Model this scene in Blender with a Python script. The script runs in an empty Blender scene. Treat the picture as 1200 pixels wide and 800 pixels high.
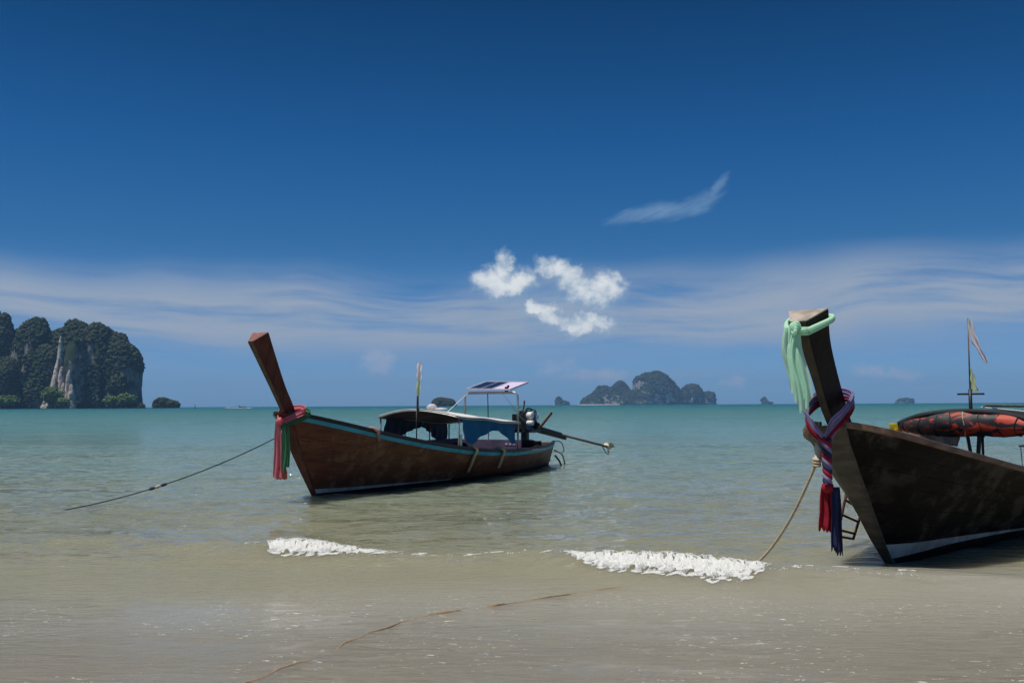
import bpy, bmesh, math, random
import numpy as np
from mathutils import Vector, Matrix
R = math.radians
random.seed(7)
scene = bpy.context.scene
col = scene.collection

# ------------------------------------------------------------------ camera
FPX = 1167.0; EYE = 1.6
PITCH = math.atan(74.6 / FPX); ROLL = 0.0053
cam_d = bpy.data.cameras.new('camera'); cam = bpy.data.objects.new('camera', cam_d); col.objects.link(cam)
cam_d.sensor_width = 36.0; cam_d.lens = FPX / 1200 * 36.0
cam_d.clip_start = 0.1; cam_d.clip_end = 60000
cam.matrix_world = Matrix.Translation((0, 0, EYE)) @ Matrix.Rotation(math.pi / 2 + PITCH, 4, 'X') @ Matrix.Rotation(-ROLL, 4, 'Z')
scene.camera = cam

# ------------------------------------------------------------------ light
SUN = Vector((-0.31, -0.15, 0.94)).normalized()
sd = bpy.data.lights.new('sun', 'SUN'); sun = bpy.data.objects.new('sun', sd); col.objects.link(sun)
sd.energy = 4.6; sd.angle = R(0.53); sd.color = (1.0, 0.95, 0.86)
sun.rotation_euler = (-SUN).to_track_quat('-Z', 'Y').to_euler()
scene.view_settings.view_transform = 'Standard'; scene.view_settings.look = 'None'
scene.view_settings.gamma = 1; scene.view_settings.exposure = 0.0
scene.view_settings.use_curve_mapping = False


class NT:
    """small helper to write node trees"""
    def __init__(s, tree): s.t = tree; s.n = tree.nodes; s.l = tree.links
    def new(s, typ, **kw):
        nd = s.n.new(typ)
        for k, v in kw.items(): setattr(nd, k, v)
        return nd
    def put(s, sock, v):
        if v is None: return
        if isinstance(v, bpy.types.NodeSocket): s.l.new(v, sock)
        else:
            if isinstance(v, (tuple, list)) and hasattr(sock.default_value, '__len__') and len(v) == 3 and len(sock.default_value) == 4: v = tuple(v) + (1,)
            sock.default_value = v
    def m(s, op, a, b=None, c=None, clamp=False):
        nd = s.new('ShaderNodeMath', operation=op); nd.use_clamp = clamp
        for i, v in enumerate((a, b, c)): s.put(nd.inputs[i], v)
        return nd.outputs[0]
    def vm(s, op, a, b=None):
        nd = s.new('ShaderNodeVectorMath', operation=op)
        s.put(nd.inputs[0], a); s.put(nd.inputs[1], b)
        return nd.outputs['Value'] if op in ('LENGTH', 'DOT_PRODUCT', 'DISTANCE') else nd.outputs[0]
    def noise(s, vec, scale, detail=4, rough=0.55, dist=0.0, dim='3D'):
        nd = s.new('ShaderNodeTexNoise', noise_dimensions=dim)
        s.put(nd.inputs['Vector'], vec); nd.inputs['Scale'].default_value = scale; nd.inputs['Detail'].default_value = detail
        nd.inputs['Roughness'].default_value = rough; nd.inputs['Distortion'].default_value = dist
        return nd.outputs[0]
    def ss(s, v, a, b):
        nd = s.new('ShaderNodeMapRange', interpolation_type='SMOOTHSTEP'); s.put(nd.inputs[0], v)
        s.put(nd.inputs[1], a); s.put(nd.inputs[2], b); return nd.outputs[0]
    def mix(s, f, a, b):
        nd = s.new('ShaderNodeMix', data_type='RGBA'); s.put(nd.inputs[0], f); s.put(nd.inputs[6], a); s.put(nd.inputs[7], b); return nd.outputs[2]
    def comb(s, x, y, z=0.0):
        nd = s.new('ShaderNodeCombineXYZ')
        for i, v in enumerate((x, y, z)): s.put(nd.inputs[i], v)
        return nd.outputs[0]
    def sep(s, v):
        nd = s.new('ShaderNodeSeparateXYZ'); s.put(nd.inputs[0], v); return nd.outputs
    def ramp(s, f, stops):
        nd = s.new('ShaderNodeValToRGB'); s.put(nd.inputs[0], f); r = nd.color_ramp
        while len(r.elements) < len(stops): r.elements.new(0.5)
        for e, (p, c) in zip(r.elements, stops): e.position = p; e.color = tuple(c) + (1,)
        return nd.outputs[0]


# ------------------------------------------------------------------ sky
world = bpy.data.worlds.new('World'); scene.world = world; world.use_nodes = True
w = NT(world.node_tree); w.n.clear()
sky = w.new('ShaderNodeTexSky', sky_type='NISHITA'); sky.sun_disc = False
sky.sun_elevation = math.asin(SUN.z); sky.sun_rotation = math.atan2(SUN.x, SUN.y)
sky.altitude = 0; sky.air_density = 1.0; sky.dust_density = 0.35; sky.ozone_density = 1.5
SKY_STR = 0.075
TINT = [(0.42, 0.82, 1.70), (0.41, 0.75, 1.46), (0.30, 0.60, 1.12), (0.130, 0.455, 0.82), (0.060, 0.39, 0.77), (0.012, 0.24, 0.49)]
dirv = w.new('ShaderNodeTexCoord').outputs['Generated']
dn = w.vm('NORMALIZE', dirv); dx, dy, dz = w.sep(dn)
az = w.m('ARCTAN2', dx, dy); el = w.m('ARCSINE', dz)          # bearing and height above the horizon, radians
# a little deeper blue than the plain model (clear tropical air)
hsv = w.new('ShaderNodeHueSaturation'); w.put(hsv.inputs['Color'], sky.outputs[0]); hsv.inputs['Saturation'].default_value = 1.0
# clear-air colour by height above the horizon
tint = w.ramp(w.m('MULTIPLY', el, 2.0), [(p_, tuple(x * 0.5 for x in c_)) for p_, c_ in zip((0.0, 0.06, 0.16, 0.32, 0.50, 0.78), TINT)])
skyc = w.vm('MULTIPLY', w.vm('MULTIPLY', hsv.outputs[0], tint), (2, 2, 2))
# thin high cloud: fibres on a flat layer, gathered in a long bank low over the sea
warp = w.noise(w.comb(w.m('MULTIPLY', az, 4.0), w.m('MULTIPLY', el, 9.0), 3.3), 1.0, 2, 0.5)
warpo = w.m('MULTIPLY', w.m('SUBTRACT', warp, 0.5), 0.055)
el2 = w.m('ADD', el, w.m('ADD', warpo, w.m('MULTIPLY', az, -0.005)))
fib = w.noise(w.comb(w.m('MULTIPLY', w.m('ADD', az, w.m('MULTIPLY', el, 1.2)), 4.6), w.m('MULTIPLY', el2, 46.0), 1.7), 1.0, 5, 0.60)
big = w.noise(w.comb(w.m('MULTIPLY', az, 2.6), w.m('MULTIPLY', el, 12.0), 8.6), 1.0, 2, 0.5)
bank = w.m('MULTIPLY', w.ss(el2, 0.045, 0.080), w.m('SUBTRACT', 1.0, w.ss(el2, 0.100, 0.152)))
cir = w.m('MULTIPLY', w.ss(w.m('ADD', fib, w.m('MULTIPLY', w.m('SUBTRACT', big, 0.42), 0.7)), 0.24, 0.62), bank)
low = w.m('MULTIPLY', w.m('SUBTRACT', 1.0, w.ss(el, 0.045, 0.09)), w.ss(fib, 0.42, 0.7))
# one curled wisp higher up
def pxdir(px, py):
    u2, v2 = px - 600, py - 400
    u = u2 * math.cos(ROLL) - v2 * math.sin(ROLL); v = u2 * math.sin(ROLL) + v2 * math.cos(ROLL)
    d = (u / FPX, 1.0, -v / FPX); c, s_ = math.cos(PITCH), math.sin(PITCH)
    return Vector((d[0], d[1] * c - d[2] * s_, d[1] * s_ + d[2] * c))
def azel(px, py):
    d = pxdir(px, py).normalized(); return math.atan2(d.x, d.y), math.asin(d.z)
def blob(px, py, rx, ry, rot=0.0, vec=None):
    """soft lump of cloud around a bearing"""
    a0, e0 = azel(px, py)
    mp = w.new('ShaderNodeMapping', vector_type='TEXTURE'); w.put(mp.inputs['Vector'], vec)
    mp.inputs['Location'].default_value = (a0, e0, 0); mp.inputs['Rotation'].default_value = (0, 0, rot); mp.inputs['Scale'].default_value = (rx / FPX, ry / FPX, 1)
    return w.m('SUBTRACT', 1.0, w.vm('DOT_PRODUCT', mp.outputs[0], mp.outputs[0]))
def union(lst):
    r = lst[0]
    for q in lst[1:]:
        nd = w.new('ShaderNodeMath', operation='SMOOTH_MAX'); w.put(nd.inputs[0], r); w.put(nd.inputs[1], q); nd.inputs[2].default_value = 0.35; r = nd.outputs[0]
    return w.m('MAXIMUM', r, -3.0)
wn = w.noise(w.comb(w.m('MULTIPLY', az, 9.0), w.m('MULTIPLY', el, 22.0), 5.0), 1.0, 4, 0.6)
wv = w.comb(az, w.m('ADD', el, w.m('MULTIPLY', w.m('SUBTRACT', wn, 0.5), 0.022)))
wisp = union([blob(768, 251, 50, 10, 0.10, wv), blob(812, 240, 36, 8, 0.38, wv), blob(840, 222, 20, 5, 0.85, wv)])
wfib = w.noise(w.comb(w.m('MULTIPLY', w.m('ADD', az, w.m('MULTIPLY', el, 0.5)), 22.0), w.m('MULTIPLY', w.m('SUBTRACT', el, w.m('MULTIPLY', az, 0.40)), 110.0), 2.0), 1.0, 4, 0.6)
wispd = w.m('MULTIPLY', w.ss(w.m('ADD', wisp, w.m('MULTIPLY', w.m('SUBTRACT', wfib, 0.5), 3.6)), -0.9, 2.2), 0.50)
# small fair-weather cumulus
pv0 = w.comb(az, el)
def cnoise(dv, sc, seed, det): return w.noise(w.vm('ADD', w.vm('MULTIPLY', pv0, (sc, sc * 1.15, 0)), (dv[0] * sc, dv[1] * sc * 1.15, seed)), 1.0, det, 0.62)
cn0 = cnoise((0, 0), 34.0, 4.2, 5); cn1 = cnoise((-0.004, 0.010), 34.0, 4.2, 2)
nwp = w.new('ShaderNodeTexNoise', noise_dimensions='3D'); w.put(nwp.inputs['Vector'], w.vm('ADD', w.vm('MULTIPLY', pv0, (85.0, 95.0, 0)), (0, 0, 2.6))); nwp.inputs['Scale'].default_value = 1.0; nwp.inputs['Detail'].default_value = 4; nwp.inputs['Roughness'].default_value = 0.62
pvw = w.vm('ADD', pv0, w.vm('MULTIPLY', w.vm('SUBTRACT', nwp.outputs[1], (0.5, 0.5, 0.5)), (0.022, 0.020, 0)))
CUM = ((591, 315, 13, 19, 0.1), (574, 330, 18, 16, 0.0), (590, 336, 27, 16, 0.0), (607, 334, 19, 19, 0.2),
    (648, 317, 21, 14, -0.3), (666, 328, 27, 16, -0.5), (688, 343, 34, 16, -0.3), (708, 341, 21, 22, 0.2),
    (626, 361, 17, 10, -0.5), (645, 373, 24, 12, -0.5), (667, 382, 26, 12, -0.3), (690, 381, 27, 16, 0.0))
def cfield(p): return union([blob(*b, vec=p) for b in CUM])
cf = cfield(pvw); cf1 = cfield(w.vm('ADD', pvw, (-0.003, 0.0075, 0)))
c0 = w.m('ADD', cf, w.m('MULTIPLY', w.m('SUBTRACT', cn0, 0.5), 2.4))
under = w.ss(w.m('SUBTRACT', cf1, cf), -0.25, 1.0)                     # lower flank of a lump
cd = w.m('MULTIPLY', w.ss(c0, -1.1, w.m('ADD', 0.9, w.m('MULTIPLY', under, 1.4))), w.m('SUBTRACT', 1.0, w.m('MULTIPLY', under, 0.35)))
lit = w.m('SUBTRACT', w.ss(w.m('ADD', w.m('MULTIPLY', w.m('SUBTRACT', cn0, cn1), 2.0), w.m('MULTIPLY', c0, 0.40)), -0.5, 0.7), w.m('MULTIPLY', under, 0.6), clamp=True)
veil = w.m('MULTIPLY', w.ss(w.m('ADD', union([blob(640, 350, 66, 40, -0.3, pvw), blob(600, 335, 40, 26, 0.0, pvw), blob(698, 366, 36, 34, 0.0, pvw)]), w.m('MULTIPLY', w.m('SUBTRACT', cn0, 0.5), 3.0)), -0.6, 2.4), 0.42)
pfl = union([blob(*b, vec=pvw) for b in ((442, 420, 20, 15, 0.0), (655, 434, 22, 13, 0.0), (688, 440, 34, 8, 0.0), (1018, 434, 16, 8, 0.0), (1060, 438, 22, 8, 0.0), (860, 447, 14, 6, 0.0))])
p0 = w.m('ADD', pfl, w.m('MULTIPLY', w.m('SUBTRACT', cn0, 0.52), 6.0)); pd = w.m('MULTIPLY', w.ss(p0, -0.9, 1.6), 0.66)
cshade = lit
K = 1.0 / SKY_STR
def lum(c, k): return tuple(x * k * K for x in c)
c_a = w.mix(w.m('MULTIPLY', cir, 0.92, clamp=True), skyc, lum((0.35, 0.41, 0.50), 1.0))
c_b = w.mix(w.m('MULTIPLY', low, 0.30, clamp=True), c_a, lum((0.30, 0.34, 0.48), 1.0))
c_c = w.mix(wispd, c_b, lum((0.30, 0.46, 0.64), 1.0))
c_d = w.mix(pd, c_c, lum((0.40, 0.44, 0.56), 1.0))
ccol = w.mix(cshade, lum((0.28, 0.40, 0.54), 1.0), lum((0.80, 0.83, 0.84), 1.0))
c_e = w.mix(w.m('MULTIPLY', cd, 0.94), w.mix(veil, c_d, lum((0.34, 0.44, 0.58), 1.0)), ccol)
bg = w.new('ShaderNodeBackground'); w.put(bg.inputs[0], c_e); bg.inputs[1].default_value = SKY_STR
wo = w.new('ShaderNodeOutputWorld'); w.l.new(bg.outputs[0], wo.inputs[0])

world.cycles.sampling_method = 'MANUAL'; world.cycles.sample_map_resolution = 512

# ------------------------------------------------------------------ helpers
def project(P):
    """pixel of a world point, for measuring"""
    x, y, z = P[0], P[1], P[2] - EYE
    c, s_ = math.cos(PITCH), math.sin(PITCH)
    yy = y * c + z * s_; zz = -y * s_ + z * c
    u, v = x / yy * FPX, -zz / yy * FPX
    return 600 + u * math.cos(ROLL) + v * math.sin(ROLL), 400 - u * math.sin(ROLL) + v * math.cos(ROLL)
def ground(px, py, z=0.0):
    d = pxdir(px, py); t = (z - EYE) / d.z
    return Vector((d.x * t, d.y * t, z))
def at(px, py, y):
    d = pxdir(px, py); t = y / d.y
    return Vector((d.x * t, y, EYE + d.z * t))

def tag(o, label=None, cat=None, group=None, kind=None):
    if label: o['label'] = label
    if cat: o['category'] = cat
    if group: o['group'] = group
    if kind: o['kind'] = kind
    return o
def empty(name, loc=(0, 0, 0), rz=0.0):
    o = bpy.data.objects.new(name, None); col.objects.link(o); o.location = loc; o.rotation_euler = (0, 0, rz); o.empty_display_size = 0.2
    return o
def link(name, me, mat=None, parent=None, smooth=True):
    o = bpy.data.objects.new(name, me); col.objects.link(o)
    if mat is not None and not me.materials: me.materials.append(mat)
    if parent is not None: o.parent = parent
    if smooth and len(me.polygons): me.polygons.foreach_set('use_smooth', [True] * len(me.polygons))
    return o
def npmesh(name, verts, faces):
    """verts Nx3 array, faces MxK array"""
    me = bpy.data.meshes.new(name); verts = np.asarray(verts, dtype=np.float32); faces = np.asarray(faces, dtype=np.int32)
    me.vertices.add(len(verts)); me.vertices.foreach_set('co', verts.ravel())
    k = faces.shape[1]; me.loops.add(faces.size); me.loops.foreach_set('vertex_index', faces.ravel())
    me.polygons.add(len(faces)); me.polygons.foreach_set('loop_start', np.arange(0, faces.size, k, dtype=np.int32))
    me.polygons.foreach_set('loop_total', np.full(len(faces), k, dtype=np.int32))
    me.update(calc_edges=True); me.validate()
    return me
def gridfaces(nr, nc, wrap=False):
    i = np.arange(nr - 1)[:, None]; j = np.arange(nc if wrap else nc - 1)[None, :]
    j2 = (j + 1) % nc
    a = i * nc + j; b = i * nc + j2; c = (i + 1) * nc + j2; d = (i + 1) * nc + j
    return np.stack([a, b, c, d], -1).reshape(-1, 4)

class MB:
    """collects shapes for one mesh object"""
    def __init__(s): s.v = []; s.f = []
    def add(s, vs, fs):
        o = len(s.v); s.v += [tuple(x) for x in vs]; s.f += [tuple(o + i for i in f) for f in fs]; return s
    def box(s, c, size, rot=None, taper=1.0):
        x, y, z = (q / 2 for q in size); vs = []
        for k in (-1, 1):
            t = taper if k > 0 else 1
            for (i, j) in ((-1, -1), (1, -1), (1, 1), (-1, 1)):
                p = Vector((i * x * t, j * y * t, k * z))
                if rot is not None: p = rot @ p
                vs.append(p + Vector(c))
        return s.add(vs, [(3, 2, 1, 0), (4, 5, 6, 7), (0, 1, 5, 4), (1, 2, 6, 5), (2, 3, 7, 6), (3, 0, 4, 7)])
    def bar(s, a, b, wd, ht):
        a, b = Vector(a), Vector(b); d = (b - a); q = d.to_track_quat('X', 'Z').to_matrix()
        return s.box((a + b) / 2, (d.length, wd, ht), q)
    def tube(s, pts, r, n=8, cap=True):
        pts = [Vector(p) for p in pts]; m = len(pts); rs = r if isinstance(r, (list, tuple)) else [r] * m
        vs = []; fs = []; up = Vector((0, 0, 1))
        t0 = (pts[1] - pts[0]).normalized()
        if abs(t0.dot(up)) > 0.9: up = Vector((1, 0, 0))
        u = t0.cross(up).normalized()
        for i, p in enumerate(pts):
            t = (pts[min(i + 1, m - 1)] - pts[max(i - 1, 0)]).normalized()
            u = (u - t * u.dot(t)).normalized(); v = t.cross(u)
            for k in range(n):
                a = 2 * math.pi * k / n; vs.append(p + (u * math.cos(a) + v * math.sin(a)) * rs[i])
        for i in range(m - 1):
            for k in range(n):
                k2 = (k + 1) % n; fs.append((i * n + k, i * n + k2, (i + 1) * n + k2, (i + 1) * n + k))
        if cap: fs.append(tuple(range(n - 1, -1, -1))); fs.append(tuple((m - 1) * n + k for k in range(n)))
        return s.add(vs, fs)
    def lathe(s, prof, origin=(0, 0, 0), rot=None, n=14):
        vs = []; fs = []; O = Vector(origin)
        for (r, z) in prof:
            for k in range(n):
                a = 2 * math.pi * k / n; p = Vector((r * math.cos(a), r * math.sin(a), z))
                if rot is not None: p = rot @ p
                vs.append(O + p)
        m = len(prof)
        for i in range(m - 1):
            for k in range(n):
                k2 = (k + 1) % n; fs.append((i * n + k, i * n + k2, (i + 1) * n + k2, (i + 1) * n + k))
        fs.append(tuple(range(n - 1, -1, -1))); fs.append(tuple((m - 1) * n + k for k in range(n)))
        return s.add(vs, fs)
    def loft(s, rings, cap=True):
        n = len(rings[0]); vs = [p for r in rings for p in r]; fs = []
        for i in range(len(rings) - 1):
            for k in range(n):
                k2 = (k + 1) % n; fs.append((i * n + k, i * n + k2, (i + 1) * n + k2, (i + 1) * n + k))
        if cap: fs.append(tuple(range(n - 1, -1, -1))); fs.append(tuple((len(rings) - 1) * n + k for k in range(n)))
        return s.add(vs, fs)
    def sheet(s, rows):
        n = len(rows[0]); vs = [p for r in rows for p in r]; fs = []
        for i in range(len(rows) - 1):
            for k in range(n - 1): fs.append((i * n + k, i * n + k + 1, (i + 1) * n + k + 1, (i + 1) * n + k))
        return s.add(vs, fs)
    def build(s, name, mat, parent=None, smooth=False, bevel=0.0, solid=0.0):
        me = bpy.data.meshes.new(name); me.from_pydata([tuple(v) for v in s.v], [], s.f); me.update()
        bm = bmesh.new(); bm.from_mesh(me); bmesh.ops.recalc_face_normals(bm, faces=bm.faces); bm.to_mesh(me); bm.free()
        o = link(name, me, mat, parent, smooth)
        if solid: md = o.modifiers.new('thickness', 'SOLIDIFY'); md.thickness = solid; md.offset = 0
        if bevel: md = o.modifiers.new('bevel', 'BEVEL'); md.width = bevel; md.segments = 2; md.limit_method = 'ANGLE'
        return o

# vectorised gradient noise
_rng = np.random.RandomState(11); _perm = np.concatenate([_rng.permutation(256)] * 2)
_g = _rng.normal(size=(256, 3)); _g /= np.linalg.norm(_g, axis=1)[:, None]
def perlin(p):
    p = np.asarray(p, dtype=np.float64); i = np.floor(p).astype(int); f = p - i; i &= 255
    u = f * f * f * (f * (f * 6 - 15) + 10); out = 0
    for a in (0, 1):
        for b in (0, 1):
            for c in (0, 1):
                h = _perm[_perm[_perm[(i[..., 0] + a) & 255] + ((i[..., 1] + b) & 255)] + ((i[..., 2] + c) & 255)]
                d = (_g[h] * (f - np.array([a, b, c]))).sum(-1)
                out = out + d * (u[..., 0] if a else 1 - u[..., 0]) * (u[..., 1] if b else 1 - u[..., 1]) * (u[..., 2] if c else 1 - u[..., 2])
    return out
def fbm(p, octv=4, gain=0.5):
    p = np.asarray(p, dtype=np.float64); s = 0; a = 1.0
    for k in range(octv): s = s + a * perlin(p * 2 ** k + 17.3 * k); a *= gain
    return s
def sstep(x, a, b):
    t = np.clip((x - a) / (b - a), 0, 1); return t * t * (3 - 2 * t)

# ------------------------------------------------------------------ materials
def newmat(name):
    m = bpy.data.materials.new(name); m.use_nodes = True; t = NT(m.node_tree); t.n.clear()
    out = t.new('ShaderNodeOutputMaterial'); bs = t.new('ShaderNodeBsdfPrincipled'); t.l.new(bs.outputs[0], out.inputs[0])
    return m, t, bs, out
def simple(name, c, rough=0.6, metal=0.0, var=0.25, scale=6.0, bump=0.15, c2=None, stretch=(1, 1, 1), spec=0.4, thin=0.0):
    """plain material with mottled colour and fine relief"""
    m, t, bs, out = newmat(name)
    co = t.new('ShaderNodeTexCoord').outputs['Object']
    co = t.vm('MULTIPLY', co, stretch)
    n = t.noise(co, scale, 5, 0.6, 0.3); n2 = t.noise(co, scale * 6, 3, 0.6)
    c2 = c2 or tuple(x * (1 - var) for x in c)
    t.put(bs.inputs['Base Color'], t.mix(t.ss(n, 0.35, 0.68), c, c2))
    t.put(bs.inputs['Roughness'], t.m('ADD', t.m('MULTIPLY', n2, 0.25), rough - 0.12))
    bs.inputs['Metallic'].default_value = metal; bs.inputs['Specular IOR Level'].default_value = spec
    if bump:
        b = t.new('ShaderNodeBump'); b.inputs['Strength'].default_value = bump; b.inputs['Distance'].default_value = 0.01
        t.put(b.inputs['Height'], n2); t.l.new(b.outputs[0], bs.inputs['Normal'])
    if thin:
        tl = t.new('ShaderNodeBsdfTranslucent'); t.put(tl.inputs[0], tuple(min(1, q * 1.25) for q in c)); mx = t.new('ShaderNodeMixShader'); mx.inputs[0].default_value = thin
        t.l.new(bs.outputs[0], mx.inputs[1]); t.l.new(tl.outputs[0], mx.inputs[2]); t.l.new(mx.outputs[0], out.inputs[0])
    return m
def hull_mat(name, a, b, c, bottom, zpaint, rough=0.45, patch=None, spec=0.3):
    """oiled planking: long grain, stains, worn patches, dark antifouling paint below zpaint"""
    m, t, bs, out = newmat(name)
    co = t.new('ShaderNodeTexCoord').outputs['Object']; x, y, z = t.sep(co)
    ri = t.new('ShaderNodeObjectInfo').outputs['Random']
    g = t.noise(t.comb(t.m('MULTIPLY', x, 0.9), t.m('MULTIPLY', y, 2.0), t.m('ADD', t.m('MULTIPLY', z, 14.0), t.m('MULTIPLY', ri, 9.0))), 1.6, 6, 0.65, 0.4)
    st = t.noise(co, 0.9, 4, 0.6, 0.6); wear = t.noise(co, 3.2, 6, 0.7)
    c1 = t.mix(t.ss(g, 0.3, 0.7), a, b); c1 = t.mix(t.m('MULTIPLY', t.ss(st, 0.42, 0.66), 0.75), c1, c)
    c1 = t.mix(t.m('MULTIPLY', t.m('SUBTRACT', ri, 0.5), 0.35, clamp=True), c1, b)
    drip = t.noise(t.comb(t.m('MULTIPLY', x, 9.0), t.m('MULTIPLY', y, 9.0), t.m('MULTIPLY', z, 0.7)), 1.0, 4, 0.6)
    c1 = t.mix(t.m('MULTIPLY', t.ss(drip, 0.56, 0.74), 0.45), c1, tuple(q * 0.35 for q in b))
    if patch: c1 = t.mix(t.m('MULTIPLY', t.m('MULTIPLY', t.ss(wear, 0.46, 0.62), t.ss(st, 0.36, 0.56)), 0.8), c1, patch)
    sc = t.noise(t.comb(t.m('MULTIPLY', x, 1.2), y, t.m('MULTIPLY', z, 60.0)), 1.3, 4, 0.7)
    c1 = t.mix(t.m('MULTIPLY', t.ss(sc, 0.66, 0.74), 0.45), c1, tuple(min(1, q * 2.6) for q in a))
    zz = t.m('ADD', z, t.m('MULTIPLY', t.m('SUBTRACT', wear, 0.5), 0.05))
    c1 = t.mix(t.ss(zz, zpaint - 0.01, zpaint + 0.01), bottom, c1)
    t.put(bs.inputs['Base Color'], c1)
    t.put(bs.inputs['Roughness'], t.m('ADD', rough - 0.1, t.m('MULTIPLY', wear, 0.3)))
    bs.inputs['Specular IOR Level'].default_value = spec
    bp = t.new('ShaderNodeBump'); bp.inputs['Strength'].default_value = 0.6; bp.inputs['Distance'].default_value = 0.008
    t.put(bp.inputs['Height'], t.m('ADD', g, wear)); t.l.new(bp.outputs[0], bs.inputs['Normal'])
    return m

M = {}
M['hull_l'] = hull_mat('oiled_brown_planking', (0.195, 0.056, 0.030), (0.080, 0.025, 0.015), (0.145, 0.064, 0.032), (0.010, 0.009, 0.009), 0.085, 0.45, (0.26, 0.14, 0.08), 0.22)
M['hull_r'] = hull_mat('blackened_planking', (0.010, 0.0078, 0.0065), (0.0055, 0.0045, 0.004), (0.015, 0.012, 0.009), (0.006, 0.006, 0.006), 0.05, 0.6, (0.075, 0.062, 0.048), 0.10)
M['post_l'] = simple('red_brown_prow_timber', (0.14, 0.040, 0.030), 0.45, var=0.5, scale=2.2, bump=0.25, stretch=(4, 4, 0.8), spec=0.2)
M['post_r'] = simple('black_prow_timber', (0.012, 0.010, 0.010), 0.42, var=0.5, scale=3, bump=0.2, c2=(0.020, 0.015, 0.012), stretch=(4, 4, 0.8), spec=0.12)
M['post_front'] = simple('brown_prow_edge', (0.13, 0.085, 0.050), 0.6, var=0.5, scale=5, stretch=(3, 3, 0.8))  # separate brown for the front face of the prow
M['post_front_r'] = simple('dark_brown_prow_edge', (0.055, 0.036, 0.024), 0.6, var=0.5, scale=5, stretch=(3, 3, 0.8))  # front face, lighter than the black post sides
M['endgrain_l'] = simple('reddish_end_grain', (0.26, 0.10, 0.075), 0.6, var=0.45, scale=9)
M['endgrain_r'] = simple('grey_weathered_end_grain', (0.42, 0.36, 0.30), 0.8, var=0.45, scale=8, bump=0.4)
M['rail_dark'] = simple('dark_rail', (0.035, 0.022, 0.017), 0.5, var=0.4, scale=5)
M['rail_brown'] = simple('bare_brown_rail', (0.26, 0.155, 0.10), 0.6, var=0.6, scale=4, bump=0.3, stretch=(0.6, 2, 2))
M['blue_stripe'] = simple('turquoise_stripe_paint', (0.03, 0.36, 0.56), 0.45, var=0.3, scale=4)
M['white_stripe'] = simple('chipped_white_stripe_paint', (0.62, 0.60, 0.56), 0.6, var=0.5, scale=3.5, c2=(0.36, 0.34, 0.30))
M['inner'] = simple('inner_planking', (0.10, 0.060, 0.042), 0.6, var=0.4, scale=3)
M['inner_r'] = simple('dark_inner_planking', (0.03, 0.024, 0.02), 0.65, var=0.4, scale=3)
M['far_side'] = simple('grey_bow_planking', (0.105, 0.088, 0.068), 0.65, var=0.5, scale=4, stretch=(1, 1, 4))  # paler grey for the starboard planks and stem of the black boat
M['steel'] = simple('galvanised_tube', (0.42, 0.41, 0.40), 0.38, metal=0.7, var=0.25, scale=9)
M['wood_pole'] = simple('weathered_pole', (0.20, 0.15, 0.11), 0.7, var=0.5, scale=7)
M['dark_pole'] = simple('black_pole', (0.015, 0.016, 0.017), 0.5, var=0.3)
M['roof_top'] = simple('white_canvas_roof', (0.72, 0.71, 0.69), 0.7, var=0.15, scale=3)
M['roof_under'] = simple('purple_roof_lining', (0.085, 0.060, 0.10), 0.75, var=0.4, scale=4)
M['curtain'] = simple('blue_tarpaulin', (0.015, 0.22, 0.48), 0.5, var=0.35, scale=3, bump=0.1, thin=0.6)
M['curtain_darkened'] = simple('darkened_blue_tarpaulin', (0.012, 0.045, 0.105), 0.55, var=0.35, scale=3, bump=0.1)  # shade under the roof put into the blue; also a distant canopy
M['purple'] = simple('faded_purple_board', (0.11, 0.085, 0.165), 0.6, var=0.35, scale=4)
M['pale_mark'] = simple('pale_marking_paint', (0.50, 0.46, 0.55), 0.7, var=0.3)
M['hose'] = simple('cream_hose', (0.60, 0.47, 0.28), 0.55, var=0.25, scale=9)
M['pink_rag'] = simple('faded_pink_rag', (0.62, 0.40, 0.36), 0.8, var=0.3, thin=0.45)
M['engine_blue'] = simple('blue_engine_paint', (0.025, 0.11, 0.36), 0.4, var=0.4, scale=12)
M['engine_dark'] = simple('oily_engine_metal', (0.030, 0.030, 0.033), 0.4, metal=0.4, var=0.5, scale=12)
M['engine_white'] = simple('white_canister_plastic', (0.70, 0.70, 0.66), 0.45, var=0.2, scale=6)
M['rust'] = simple('rusty_metal', (0.16, 0.060, 0.032), 0.75, metal=0.2, var=0.5, scale=14)
M['bronze'] = simple('pale_propeller_metal', (0.60, 0.52, 0.40), 0.5, metal=0.3, var=0.3)
M['cell'] = simple('solar_cell', (0.015, 0.022, 0.055), 0.18, var=0.2, scale=2, bump=0)
M['pv_frame'] = simple('aluminium_frame', (0.68, 0.66, 0.72), 0.4, metal=0.3, var=0.1)
M['pv_under'] = simple('lilac_panel_back', (0.62, 0.52, 0.72), 0.6, var=0.1)
M['black_cloth'] = simple('black_padded_fabric', (0.014, 0.012, 0.013), 0.8, var=0.3)
M['pink'] = simple('pink_satin', (0.74, 0.17, 0.24), 0.5, var=0.3, scale=7, bump=0.1, c2=(0.62, 0.30, 0.30), thin=0.45)
M['green'] = simple('green_satin', (0.08, 0.27, 0.13), 0.55, var=0.35, scale=6, bump=0.1, thin=0.45)
M['coral'] = simple('coral_satin', (0.62, 0.13, 0.07), 0.55, var=0.3, scale=6, thin=0.45)
M['mint'] = simple('mint_green_cotton', (0.60, 0.90, 0.70), 0.75, var=0.12, scale=5, bump=0.15, thin=0.45)
M['lilac'] = simple('lilac_cotton', (0.44, 0.36, 0.58), 0.75, var=0.35, scale=8, thin=0.45)
M['crimson'] = simple('crimson_cotton', (0.48, 0.022, 0.045), 0.7, var=0.35, scale=7, thin=0.45)
M['navy'] = simple('navy_cotton', (0.016, 0.020, 0.075), 0.75, var=0.35, scale=7)
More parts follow.
